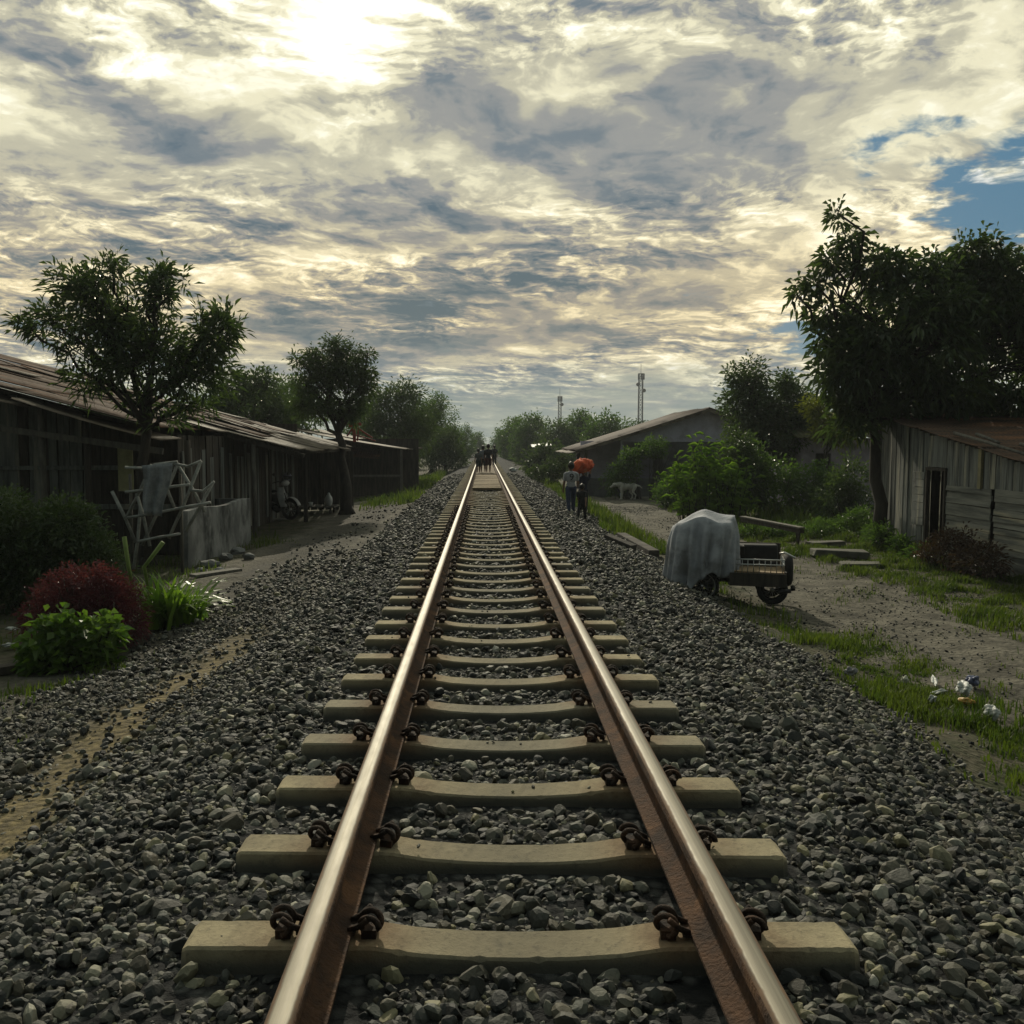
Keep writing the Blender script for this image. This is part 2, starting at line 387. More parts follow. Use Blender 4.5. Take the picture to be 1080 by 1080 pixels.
# ------------------------------------------------------------------ terrain
PX_ = [-60, -12, -5.2, -4.1, -3.0, -2.35, -1.55, -1.15, 1.15, 1.55, 2.9, 3.4, 4.1, 12, 60]
PZ_ = [-1.0, -0.90, -0.85, -0.76, -0.58, -0.50, -0.12, -0.070, -0.070, -0.115, -0.62, -0.75, -0.85, -0.90, -1.0]
def T(x, y):
    x = np.asarray(x, dtype=float); y = np.asarray(y, dtype=float)
    w = np.clip((np.abs(x) - 1.2) / 1.5, 0, 1)
    return np.interp(x, PX_, PZ_) + w * (0.035 * sn(x, y, 1.3, 1) + 0.022 * sn(x, y, 4.1, 2) + 0.010 * sn(x, y, 9.7, 4)) - 0.05 * (np.exp(-((x - 5.1) / 0.22) ** 2) + np.exp(-((x - 6.35) / 0.22) ** 2)) * (0.6 + 0.4 * sn(x, y, 0.9, 7))
def Tz(x, y): return float(T(x, y))

def ground_material():
    m = bpy.data.materials.new('ground_soil'); m.use_nodes = True; nt = m.node_tree; t = NT(nt)
    bs = nt.nodes['Principled BSDF']; bs.inputs['Roughness'].default_value = 0.95; bs.inputs['Specular IOR Level'].default_value = 0.15
    tc = t.node('ShaderNodeTexCoord').outputs['Object']
    sep = t.node('ShaderNodeSeparateXYZ'); nt.links.new(tc, sep.inputs[0]); x, y = sep.outputs[0], sep.outputs[1]
    nA = t.noise(tc, 0.55, 5, 0.6); nB = t.noise(tc, 3.0, 6, 0.65); nC = t.noise(tc, 16, 5, 0.65)
    xw = t.add(x, t.mul(t.sub(nA, 0.5), 1.5), t.mul(t.sub(nB, 0.5), 0.8))
    dirt = t.mix(t.ss(nB, 0.35, 0.65), (0.068, 0.063, 0.050), (0.165, 0.152, 0.120))
    dirt = t.mix(t.mul(t.ss(nC, 0.45, 0.7), 0.6), dirt, (0.055, 0.05, 0.042))
    soil = t.mix(t.ss(nB, 0.4, 0.62), (0.040, 0.048, 0.020), (0.075, 0.066, 0.042))
    vor = t.node('ShaderNodeTexVoronoi'); nt.links.new(tc, vor.inputs[0]); vor.inputs['Scale'].default_value = 17; vor.inputs['Randomness'].default_value = 1
    stone = t.mix(t.ss(vor.outputs['Distance'], 0.15, 0.62), t.mix(t.mul(vor.outputs['Color'], 1.0), (0.035, 0.037, 0.037), (0.09, 0.092, 0.088)), (0.016, 0.017, 0.018))
    path = t.mix(t.ss(nC, 0.35, 0.65), (0.205, 0.165, 0.085), (0.105, 0.088, 0.056))
    bandl = t.mul(t.ss(xw, -2.6, -2.1), t.ss(xw, 3.2, 2.9))
    col = t.mix(bandl, dirt, stone)
    # the green verge on the right, the yards behind
    verge = t.mul(t.ss(xw, 2.8, 3.1), t.ss(xw, 4.2, 3.8))
    col = t.mix(t.mul(verge, 0.85), col, soil)
    yard = t.m('MAXIMUM', t.ss(xw, 7.0, 7.8), t.ss(xw, -4.6, -5.4))
    col = t.mix(t.mul(yard, 0.85), col, soil)
    leftg = t.mul(t.ss(xw, -4.6, -4.0), t.ss(xw, -2.5, -2.8), t.ss(nB, 0.40, 0.6))
    col = t.mix(t.mul(leftg, 0.75), col, stone)
    px = t.add(x, 2.58, t.mul(t.sub(nA, 0.5), 0.7), t.mul(t.sub(nB, 0.5), 0.35))
    pth = t.mul(t.ss(t.m('ABSOLUTE', px), 0.46, 0.12), t.ss(y, 11.0, 8.0))
    col = t.mix(pth, col, path)
    nt.links.new(col, bs.inputs['Base Color'])
    b = t.node('ShaderNodeBump'); b.inputs['Strength'].default_value = 0.9; b.inputs['Distance'].default_value = 0.03
    h = t.add(t.mul(t.sub(1.0, vor.outputs['Distance']), 0.7), nC)
    nt.links.new(h, b.inputs['Height']); nt.links.new(b.outputs[0], bs.inputs['Normal'])
    return m
def axis(*segs):
    a = []
    for lo, hi, st in segs: a.append(np.arange(lo, hi, st))
    return np.concatenate(a + [[segs[-1][1]]])
gx = axis((-400, -60, 40), (-60, -13, 3), (-13, -6, 0.4), (-6, 6, 0.12), (6, 13, 0.4), (13, 60, 3), (60, 400, 40))
gy = axis((-30, 1, 2), (1, 16, 0.12), (16, 45, 0.3), (45, 120, 2), (120, 700, 30))
XX, YY = np.meshgrid(gx, gy); ZZ = T(XX, YY)
V = np.stack([XX, YY, ZZ], -1).reshape(-1, 3); nx = len(gx); ny = len(gy)
I = np.arange(nx * ny).reshape(ny, nx)
Q = np.stack([I[:-1, :-1], I[:-1, 1:], I[1:, 1:], I[1:, :-1]], -1).reshape(-1, 4)
tag(np_obj('ground', V, [Q], ground_material(), smooth=True), kind='structure')

# ------------------------------------------------------------------ ballast (crushed stone, nobody could count it)
def stone_material():
    m = bpy.data.materials.new('ballast_stone'); m.use_nodes = True; nt = m.node_tree; t = NT(nt)
    bs = nt.nodes['Principled BSDF']; bs.inputs['Roughness'].default_value = 0.68; bs.inputs['Specular IOR Level'].default_value = 0.32
    g = t.node('ShaderNodeNewGeometry'); r = g.outputs['Random Per Island']; tc = t.node('ShaderNodeTexCoord').outputs['Object']
    col = t.ramp(r, [(0.0, (0.016, 0.018, 0.018)), (0.28, (0.034, 0.037, 0.036)), (0.42, (0.062, 0.055, 0.038)), (0.55, (0.055, 0.060, 0.055)), (0.68, (0.095, 0.086, 0.062)), (0.80, (0.088, 0.094, 0.082)), (0.89, (0.145, 0.142, 0.112)), (0.95, (0.20, 0.185, 0.105)), (1.0, (0.34, 0.335, 0.29))])
    n = t.noise(tc, 45, 4, 0.65); col = t.mix(0.5, col, t.mix(n, (0.5, 0.5, 0.5), (1.5, 1.5, 1.45)), 'MULTIPLY')
    nt.links.new(col, bs.inputs['Base Color'])
    b = t.node('ShaderNodeBump'); b.inputs['Strength'].default_value = 0.35; b.inputs['Distance'].default_value = 0.008
    nt.links.new(t.noise(tc, 110, 4, 0.6), b.inputs['Height']); nt.links.new(b.outputs[0], bs.inputs['Normal'])
    return m
M_stone = stone_material()
def ico(sub):
    b = bmesh.new(); bmesh.ops.create_icosphere(b, subdivisions=sub, radius=1.0)
    v = np.array([q.co[:] for q in b.verts]); f = np.array([[q.index for q in p.verts] for p in b.faces]); b.free(); return v, f
def rock_variants(sub, n, seed):
    rg = np.random.default_rng(seed); v0, f = ico(sub); out = []
    for _ in range(n):
        v = v0 * rg.uniform(0.8, 1.0, (len(v0), 1))
        for _k in range(9):
            nn = rg.normal(size=3); nn /= np.linalg.norm(nn); d = rg.uniform(0.45, 0.78)
            e = v @ nn - d; v = v - np.outer(np.clip(e, 0, None), nn)
        out.append(v * np.array([1.0, rg.uniform(0.62, 0.95), rg.uniform(0.5, 0.8)]))
    return np.array(out), f
def rotmats(n, rg, tilt):
    yaw = rg.uniform(0, 2 * np.pi, n); a = rg.normal(0, tilt, n); b_ = rg.normal(0, tilt, n)
    cy, sy, ca, sa, cb, sb_ = np.cos(yaw), np.sin(yaw), np.cos(a), np.sin(a), np.cos(b_), np.sin(b_)
    Z = np.zeros(n); O = np.ones(n)
    Rz = np.stack([cy, -sy, Z, sy, cy, Z, Z, Z, O], -1).reshape(n, 3, 3)
    Rx = np.stack([O, Z, Z, Z, ca, -sa, Z, sa, ca], -1).reshape(n, 3, 3)
    Ry = np.stack([cb, Z, sb_, Z, O, Z, -sb_, Z, cb], -1).reshape(n, 3, 3)
    return Rz @ Rx @ Ry
SP = 0.60; SY0 = 1415.0 / 534.5 - 0.11      # front edge of the nearest sleeper in view is 2.5 m from the lens
SL_Y = [SY0 + 0.15 / 2 + 0.03 + SP * (i - 1) for i in range(126)]   # centres; the first lies below the frame
def scatter(xlo, xhi, ylo, yhi, dens, size, sub, seed, nvar=14, keep=None, tilt=0.6):
    rg = np.random.default_rng(seed); n = int((xhi - xlo) * (yhi - ylo) * dens)
    x = rg.uniform(xlo, xhi, n); y = rg.uniform(ylo, yhi, n)
    ok = np.ones(n, bool)
    if keep is not None: ok &= rg.uniform(size=n) < keep(x, y)
    # leave the sleepers bare
    k = np.round((y - SL_Y[0]) / SP); yc = SL_Y[0] + k * SP
    ok &= ~((np.abs(x) < 1.0) & (np.abs(y - yc) < 0.115))
    ok &= ~((np.abs(np.abs(x) - 0.567) < 0.13) & (np.abs(y - yc) < 0.30))
    x, y = x[ok], y[ok]; n = len(x)
    s = size * np.exp(rg.normal(0, 0.36, n)); s = np.clip(s, size * 0.42, size * 1.8)
    inner = np.abs(x) < 1.25
    z = T(x, y) + rg.uniform(-0.25, 0.55, n) * s + np.where(inner, -0.006, 0.0)
    var, f = rock_variants(sub, nvar, seed + 5); vi = rg.integers(0, nvar, n)
    RM = rotmats(n, rg, tilt)
    v = np.einsum('nij,nkj->nki', RM, var[vi]) * s[:, None, None]
    v += np.stack([x, y, z], -1)[:, None, :]
    nv = var.shape[1]
    ff = (f[None] + (np.arange(n) * nv)[:, None, None]).reshape(-1, 3)
    return v.reshape(-1, 3), ff
def edge(x, y):
    w = 0.35 * sn(x, y, 0.9, 3) + 0.2 * sn(x, y, 2.7, 4)
    r = np.clip((3.15 + w - x) / 0.5, 0, 1)
    pathd = np.abs(x + 2.58 + 0.25 * sn(x, y, 0.6, 6)); onp = np.where(y < 9.5, np.clip((pathd - 0.06 + 0.10 * sn(x, y, 3.1, 2)) / 0.24, 0.13, 1), 1)
    l = np.where(x > -2.4, 1.0, np.clip((x + 4.1 + w) / 0.9, 0, 1) * 0.85 * np.clip((19 - y) / 8, 0.10, 1))
    return r * l * onp
Vs, Fs, off = [], [], 0
def strewn():
    rg = np.random.default_rng(77); ys = np.array([y + rg.uniform(-0.06, 0.06) for y in SL_Y[1:26] for _ in range(3)]); n = len(ys); x = rg.uniform(-0.95, 0.95, n); ok = np.abs(np.abs(x) - 0.573) > 0.09; x, y = x[ok], ys[ok]; n = len(x)
    s = rg.uniform(0.004, 0.017, n); var, f = rock_variants(1, 8, 3); v = np.einsum('nij,nkj->nki', rotmats(n, rg, 0.4), var[rg.integers(0, 8, n)]) * s[:, None, None] + np.stack([x, y, s * 0.45 - 0.030 * (np.abs(x) < 0.33)], -1)[:, None, :]
    return v.reshape(-1, 3), (f[None] + (np.arange(n) * var.shape[1])[:, None, None]).reshape(-1, 3)
v, f = strewn(); Vs.append(v); Fs.append(f); off += len(v)
for a in ((-3.9, 3.6, 2.05, 6.2, 800, 0.0265, 2, 21), (-3.9, 3.6, 2.05, 7.5, 900, 0.0145, 1, 26), (-3.4, 3.2, 2.05, 9, 22, 0.040, 2, 27), (-4.2, 3.8, 6.2, 11, 560, 0.029, 1, 22), (-4.4, 3.7, 11, 20, 300, 0.037, 1, 23),
          (-4.2, 3.7, 20, 46, 120, 0.046, 1, 24)):
    v, f = scatter(*a, keep=edge); Vs.append(v); Fs.append(f + off); off += len(v)
o = np_obj('ballast', np.concatenate(Vs), [np.concatenate(Fs)], M_stone)
tag(o, 'dark grey crushed stone ballast heaped between and beside the sleepers', 'ballast', kind='stuff')
# pebbles strewn thinly on the dirt road
def roadk(x, y): return np.clip(0.45 + 0.9 * sn(x, y, 0.8, 9) + 0.4 * sn(x, y, 3.3, 2), 0.06, 1) * (x < 7.5)
v, f = scatter(3.4, 7.8, 6.5, 34, 210, 0.018, 1, 31, keep=roadk)
tag(np_obj('pebbles', v, [f], M_stone), 'small loose pebbles strewn over the dirt road', 'pebbles', kind='stuff')

# ------------------------------------------------------------------ sleepers with their clips
def sleeper_material():
    m = bpy.data.materials.new('sleeper_concrete_worn'); m.use_nodes = True; nt = m.node_tree; t = NT(nt); bs = nt.nodes['Principled BSDF']
    bs.inputs['Roughness'].default_value = 0.92; bs.inputs['Specular IOR Level'].default_value = 0.2
    tc = t.node('ShaderNodeTexCoord').outputs['Object']; oi = t.node('ShaderNodeObjectInfo').outputs['Random']
    v = t.vm('ADD', tc, t.vec(t.mul(oi, 41.0), t.mul(oi, 17.0), t.mul(oi, 23.0)))
    sp = t.node('ShaderNodeSeparateXYZ'); nt.links.new(tc, sp.inputs[0]); x, y, z = sp.outputs
    a = t.noise(v, 5, 6, 0.65); b = t.noise(v, 34, 5, 0.7); c = t.noise(t.vm('ADD', v, (4, 7, 1)), 2.2, 4, 0.6)
    col = t.mix(t.ss(a, 0.35, 0.65), (0.37, 0.315, 0.200), (0.24, 0.205, 0.135))
    col = t.mix(t.mul(t.ss(oi, 0.35, 1.0), 0.60), col, (0.24, 0.220, 0.170))
    rust = t.mul(t.ss(t.m('ABSOLUTE', t.sub(t.m('ABSOLUTE', x), 0.573)), 0.34, 0.06), t.ss(t.add(c, t.mul(b, 0.25)), 0.42, 0.72))
    col = t.mix(t.mul(rust, 0.75), col, (0.150, 0.072, 0.034))
    col = t.mix(t.mul(t.ss(b, 0.50, 0.72), 0.45), col, (0.075, 0.068, 0.055))
    # shade of the flanks put into the colour, below the top edge
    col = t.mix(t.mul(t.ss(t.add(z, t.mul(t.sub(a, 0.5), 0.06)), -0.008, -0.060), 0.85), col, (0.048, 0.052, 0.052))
    nt.links.new(col, bs.inputs['Base Color']); bp = t.node('ShaderNodeBump'); bp.inputs['Strength'].default_value = 0.55; bp.inputs['Distance'].default_value = 0.008
    nt.links.new(t.add(b, t.mul(a, 0.8), t.mul(t.noise(v, 130, 3, 0.6), 0.4)), bp.inputs['Height']); nt.links.new(bp.outputs[0], bs.inputs['Normal']); return m
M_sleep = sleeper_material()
def sleeper_mesh(seed):
    rg = np.random.default_rng(seed); xk = [-0.99, -0.43, -0.30, -0.15, 0.0, 0.15, 0.30, 0.43, 0.99]; zk = [0.0, 0.0, -0.020, -0.030, -0.033, -0.030, -0.020, 0.0, 0.0]
    xs = np.concatenate([[-0.99, -0.972], np.linspace(-0.95, 0.95, 90), [0.972, 0.99]]); vs, fs = [], []; n = 9
    for i, x in enumerate(xs):
        z = float(np.interp(x, xk, zk)); end = i in (0, len(xs) - 1); dz = -0.014 if end else 0.0; w = 0.066 if end else 0.075
        c = np.where(rg.uniform(size=2) < 0.03, rg.uniform(0.002, 0.007), 0.0) + rg.uniform(0, 0.0015, 2)       # chipped arrises
        vs += [(x, -0.118, -0.21), (x, -w - 0.020, z - 0.075), (x, -w - 0.004, z - 0.007 + dz - c[0]), (x, -w + 0.003 + c[0], z + dz), (x, 0, z + dz + rg.normal(0, 0.0012)), (x, w - 0.003 - c[1], z + dz), (x, w + 0.004, z - 0.007 + dz - c[1]), (x, w + 0.020, z - 0.075), (x, 0.118, -0.21)]
    for i in range(len(xs) - 1):
        for k in range(n):
            k2 = (k + 1) % n; fs.append((i * n + k, (i + 1) * n + k, (i + 1) * n + k2, i * n + k2))
    fs.append(tuple(range(n))); fs.append(tuple((len(xs) - 1) * n + k for k in range(n - 1, -1, -1)))
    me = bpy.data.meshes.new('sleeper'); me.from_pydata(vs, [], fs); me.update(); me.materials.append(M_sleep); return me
def clip_mesh():
    m = MB()
    m.box((0.0, 0, 0.018), (0.055, 0.085, 0.036))                    # shoulder cast into the sleeper
    pts = []
    for i in range(46):                                              # the spring coil, and its toe on the rail foot
        a = 2 * math.pi * i / 45 * 1.75; pts.append((0.036 * math.cos(a) + 0.006, -0.055 + 0.105 * i / 45, 0.052 + 0.036 * math.sin(a)))
    m.tube(pts, 0.0125, 7)
    m.tube([(-0.075, -0.03, 0.034), (-0.035, -0.035, 0.05), (0.0, -0.05, 0.085)], 0.0125, 7)
    m.tube([(-0.075, 0.04, 0.034), (-0.04, 0.045, 0.052), (0.0, 0.05, 0.088)], 0.0125, 7)
    m.box((-0.066, 0, 0.026), (0.030, 0.10, 0.014))
    o = m.build('rail_clip', M_clip); me = o.data; bpy.data.objects.remove(o); return me
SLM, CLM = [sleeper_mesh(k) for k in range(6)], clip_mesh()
ORD = ['', 'nearest', 'second', 'third', 'fourth', 'fifth', 'sixth', 'seventh', 'eighth', 'ninth', 'tenth', 'eleventh', 'twelfth']
for i, y in enumerate(SL_Y):
    if i == 0: continue
    if i <= 12: lab = f'{ORD[i]} full concrete sleeper from the camera, its worn tan top under both rails'
    else: lab = 'thin distant concrete sleeper far up the track, beyond the twelfth one'
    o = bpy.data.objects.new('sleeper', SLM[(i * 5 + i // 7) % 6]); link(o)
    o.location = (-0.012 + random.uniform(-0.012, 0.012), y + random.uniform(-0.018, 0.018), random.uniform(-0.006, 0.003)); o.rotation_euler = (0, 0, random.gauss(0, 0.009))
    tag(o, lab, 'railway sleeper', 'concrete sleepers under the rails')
    if y < 21:
        for sx in (-1, 1):
            for q in (-1, 1):
                c = bpy.data.objects.new('rail_clip', CLM); link(c, o)
                c.location = (sx * 0.573 + q * 0.128, 0, 0.0); c.rotation_euler = (0, random.gauss(0, 0.05), (0 if q > 0 else math.pi) + random.gauss(0, 0.12)); c.scale = (0.80, 0.80, 0.74)

# ------------------------------------------------------------------ rails
def steel():
    m = bpy.data.materials.new('rail_tread'); m.use_nodes = True; nt = m.node_tree; t = NT(nt); bs = nt.nodes['Principled BSDF']
    tc = t.node('ShaderNodeTexCoord').outputs['Object']
    mp = t.node('ShaderNodeMapping'); nt.links.new(tc, mp.inputs[0]); mp.inputs['Scale'].default_value = (90, 0.8, 90)
    n = t.noise(mp.outputs[0], 1.0, 4, 0.6)
    mp2 = t.node('ShaderNodeMapping'); nt.links.new(tc, mp2.inputs[0]); mp2.inputs['Scale'].default_value = (30, 6, 30)
    n2 = t.noise(mp2.outputs[0], 1.0, 4, 0.6)
    sp = t.node('ShaderNodeSeparateXYZ'); nt.links.new(tc, sp.inputs[0])
    n3 = t.noise(tc, 14, 5, 0.65)
    band = t.ss(t.add(t.m('ABSOLUTE', sp.outputs[0]), t.mul(t.sub(n3, 0.5), 0.012), t.mul(t.sub(n, 0.5), 0.008)), 0.0285, 0.0195)
    st_ = t.mix(t.ss(n, 0.3, 0.7), (0.105, 0.096, 0.072), (0.205, 0.188, 0.145))
    dull = t.mix(t.ss(n3, 0.35, 0.65), (0.085, 0.052, 0.030), (0.15, 0.088, 0.048))
    nt.links.new(t.mix(band, dull, st_), bs.inputs['Base Color'])
    nt.links.new(t.add(0.06, t.mul(band, 0.44)), bs.inputs['Metallic'])
    bp = t.node('ShaderNodeBump'); bp.inputs['Strength'].default_value = 0.15; bp.inputs['Distance'].default_value = 0.002
    nt.links.new(n, bp.inputs['Height']); nt.links.new(bp.outputs[0], bs.inputs['Normal'])
    nt.links.new(t.add(0.38, t.mul(n, 0.26), t.mul(n2, 0.14), t.mul(t.sub(1.0, band), 0.25)), bs.inputs['Roughness']); return m
M_steel = steel()
def rail_mesh():
    half = [(0.070, 0.012), (0.070, 0.022), (0.030, 0.036), (0.011, 0.052), (0.009, 0.09), (0.011, 0.122), (0.030, 0.134), (0.036, 0.140), (0.0355, 0.160)]
    top = [(0.0325, 0.1685), (0.027, 0.1725), (0.018, 0.1745), (0.008, 0.1755), (0.0, 0.1757)]
    prof = half + top; prof = prof + [(-a, b) for a, b in prof[-2::-1]]
    ys = np.concatenate([np.arange(0.6, 40, 0.6), np.arange(40, 420, 20)]); n = len(prof)
    V = np.array([[a, y, b] for y in ys for a, b in prof]); fs = []; mi = []
    for i in range(len(ys) - 1):
        for k in range(n):
            k2 = (k + 1) % n; fs.append((i * n + k, i * n + k2, (i + 1) * n + k2, (i + 1) * n + k))
            mi.append(1 if (len(half) - 1 < k < n - len(half) - 1) else 0)
    me = np_mesh('rail', V, [np.array(fs)], [M_rust, M_steel], True, mi)
    me.set_sharp_from_angle(angle=R(38)); return me
RM_ = rail_mesh()
for sx, lab in ((-1, 'rusty steel rail with a white glare along its polished head over the left sleeper ends'),
                (1, 'rusty steel rail with a duller grey polished head over the right sleeper ends')):
    o = bpy.data.objects.new('rail', RM_); link(o); o.location = (sx * 0.573, 0, 0); tag(o, lab, 'rail', 'running rails of the track')

# timber and dirt crossing laid between the rails, where the children stand
m = MB()
for k in range(40):
    y = 28.6 + k * 0.30
    m.box((random.uniform(-0.01, 0.01), y, 0.035 + random.uniform(-0.006, 0.006)), (0.90, 0.285, 0.06), jit=0.006)
tag(m.build('crossing_deck', mat('dusty_timber', (0.24, 0.18, 0.105), (0.15, 0.115, 0.07), 4, 0.95, 0.3, 20)), 'dusty brown foot crossing boards laid between the rails ahead of the walking children', 'crossing')
m = MB(); m.box((0, 60, 0.03), (0.9, 38, 0.06)); 
tag(m.build('path', mat('dusty_fill', (0.20, 0.155, 0.10), (0.13, 0.10, 0.07), 2, 0.95, 0.3, 10)), kind='structure')

# ------------------------------------------------------------------ foliage
def unit(a): return a / np.maximum(np.linalg.norm(a, axis=-1, keepdims=True), 1e-9)
def leaves(pos, d, L, W, rg, droop=0.25, fold=0.12):
    n = len(pos); d = unit(d); up = np.tile([0, 0, 1.0], (n, 1)) + rg.normal(0, 0.55, (n, 3))
    s = unit(np.cross(d, up)); nn = np.cross(s, d)
    L = np.broadcast_to(np.asarray(L, float), (n,))[:, None]; W = np.broadcast_to(np.asarray(W, float), (n,))[:, None]
    b = pos; mid = pos + d * L * 0.45
    l = mid + s * W * 0.5 + nn * W * fold; r = mid - s * W * 0.5 + nn * W * fold
    tip = pos + d * L - np.array([0, 0, 1.0]) * L * droop
    V = np.stack([b, l, tip, r], 1).reshape(-1, 3); i = np.arange(n)[:, None] * 4
    return V, np.concatenate([i + [[0, 1, 2]], i + [[0, 2, 3]]], 0)
class Crown:
    def __init__(s, seed): s.V = []; s.F = []; s.o = 0; s.rg = np.random.default_rng(seed); s.tips = []
    def put(s, V, F): s.V.append(V); s.F.append(F + s.o); s.o += len(V)
    def blob(s, c, r, clumps, per, L, W, spread=0.22, gap=0.35, up=0.25, shell=0.45, freq=2.4, droop=0.25):
        rg = s.rg; c = np.array(c); r = np.array(r); n = int(clumps * 2.2)
        d = unit(rg.normal(size=(n, 3))); q = rg.uniform(size=n) ** shell
        p = d * q[:, None]; pw = c + p * r
        g = sn(pw[:, 0] + pw[:, 2] * 0.6, pw[:, 1] * 0.8 - pw[:, 2], freq / max(r.max(), 0.3) * 2.2, s.o % 17)
        edge_ = 1 - 0.30 * (sn(d[:, 0] * 3 + d[:, 2] * 2, d[:, 1] * 3 - d[:, 2], 1.7, s.o % 13) + 0.3)
        ok = (g > gap * rg.uniform(0.4, 1.2, n) - 0.75) & (q < edge_)
        p, pw, d = p[ok][:clumps], pw[ok][:clumps], d[ok][:clumps]; n = len(pw)
        if n == 0: return
        s.tips.append(pw)
        out = unit(p + rg.normal(0, 0.35, (n, 3)) + np.array([0, 0, up]))
        k = per; cp = np.repeat(pw, k, 0); od = np.repeat(out, k, 0)
        off = rg.normal(0, 1, (n * k, 3)); dd = unit(od * 0.9 + off * 0.75)
        cp = cp + off * spread * 0.45 + od * rg.uniform(-0.6, 0.6, (n * k, 1)) * spread
        Ls = L * rg.uniform(0.65, 1.25, n * k); V, F_ = leaves(cp, dd, Ls, W * rg.uniform(0.7, 1.2, n * k), rg, droop)
        s.put(V, F_)
    def build(s, name, m, parent):
        off = np.array(parent.location[:]) if parent is not None else np.zeros(3)
        return np_obj(name, np.concatenate(s.V) - off, [np.concatenate(s.F)], m, parent)
def limb(mb, a, b, r0, r1, rg, n=6, wig=0.06, sides=7):
    a = np.array(a, float); b = np.array(b, float); L = np.linalg.norm(b - a); pts, rad = [], []
    for i in range(n + 1):
        t = i / n; p = a * (1 - t) + b * t + (rg.normal(0, wig * L, 3) * np.array([1, 1, 0.4]) if 0 < i < n else 0)
        p[2] += 0.06 * L * math.sin(math.pi * t); pts.append(p); rad.append(r0 * (1 - t) + r1 * t)
    mb.tube(pts, rad, sides); return pts
def tree(name, label, base, top, r0, blobs, leaf, lm, seed, clumps=260, per=9, group=None, spread=0.22, gap=0.35, twigs=0.35, cat='tree', bark=None, droop=0.25, wig=0.03, up=0.25, shell=0.45):
    """base/top: trunk ends; blobs: (centre, radii[, weight]); a tapered trunk, one limb to each blob, twigs into the crown"""
    rg = np.random.default_rng(seed); base = np.array(base, float); top = np.array(top, float)
    root = thing(name, label, cat, tuple(base), 0, group)
    mb = MB(); tr = limb(mb, base - np.array([0, 0, 0.12]), top, r0 * 1.15, r0 * 0.62, rg, 7, wig, 10)
    for k in range(5):                                               # root flare
        a = 2 * math.pi * k / 5 + rg.uniform(0, 1); mb.tube([base + np.array([math.cos(a), math.sin(a), 0]) * r0 * 1.9 - [0, 0, 0.10], base + np.array([math.cos(a), math.sin(a), 0]) * r0 * 0.6 + [0, 0, r0 * 1.6]], [r0 * 0.35, r0 * 0.5], 6)
    cr = Crown(seed)
    for bl in blobs:
        c, r = np.array(bl[0], float), np.array(bl[1], float); w = bl[2] if len(bl) > 2 else 1.0
        st = np.array(tr[-1 - int(rg.integers(0, 2))]); lp = limb(mb, st, c + rg.normal(0, 0.1, 3) * r, r0 * 0.42, r0 * 0.16, rg, 6, 0.05, 6)
        vol = (r[0] * r[1] * r[2]) ** (1 / 3); nb = int(clumps * w * vol ** 2)
        cr.blob(c, r, nb, per, leaf[0], leaf[1], spread, gap, up, shell, droop=droop)
        tips = cr.tips[-1] if cr.tips else np.zeros((0, 3)); 
        for tp in tips[rg.uniform(size=len(tips)) < twigs]:
            s_ = np.array(lp[3 + int(rg.integers(0, 4))]); mid = (s_ + tp) / 2 + rg.normal(0, 0.05, 3)
            mb.tube([s_, mid, tp], [r0 * 0.10 + 0.004, r0 * 0.06 + 0.003, 0.003], 4, cap=False)
    mb.build('trunk', bark or M_bark, root); cr.build('crown', lm, root)
    return root
def pb(px, py, Y, rpx, rpy, ry=None, w=1.0):
    """a crown lobe seen about (px, py) at distance Y"""
    k = Y / F; return (P(px, py, Y)[:], (rpx * k, ry if ry is not None else (rpx + rpy) / 2 * k, rpy * k), w)
def bush(name, label, base, blobs, leaf, lm, seed, clumps=300, per=9, group=None, cat='bush', spread=0.12, stem=None, gap=0.2, up=0.4, shell=0.4, droop=0.25, stems=9):
    rg = np.random.default_rng(seed); base = np.array(base, float)
    root = thing(name, label, cat, tuple(base), 0, group); cr = Crown(seed); mb = MB()
    for bl in blobs:
        c, r = np.array(bl[0], float), np.array(bl[1], float); w = bl[2] if len(bl) > 2 else 1
        vol = (r[0] * r[1] * r[2]) ** (1 / 3); cr.blob(c, r, int(clumps * w * vol ** 2), per, leaf[0], leaf[1], spread, gap, up, shell, droop=droop)
        for k in range(stems):
            tp = c + rg.normal(0, 0.45, 3) * r; b0 = base + np.array([(c[0] - base[0]) * 0.6, (c[1] - base[1]) * 0.6, 0]) + rg.normal(0, 0.06, 3) * [1, 1, 0]
            b0[2] = base[2] - 0.05
            mb.tube([b0, (b0 + tp) / 2 + rg.normal(0, 0.04, 3), tp], [0.014, 0.010, 0.004], 5)
    mb.build('stem', stem or M_bark, root); cr.build('foliage', lm, root); return root
def gz(x, y): return (x, y, Tz(x, y))

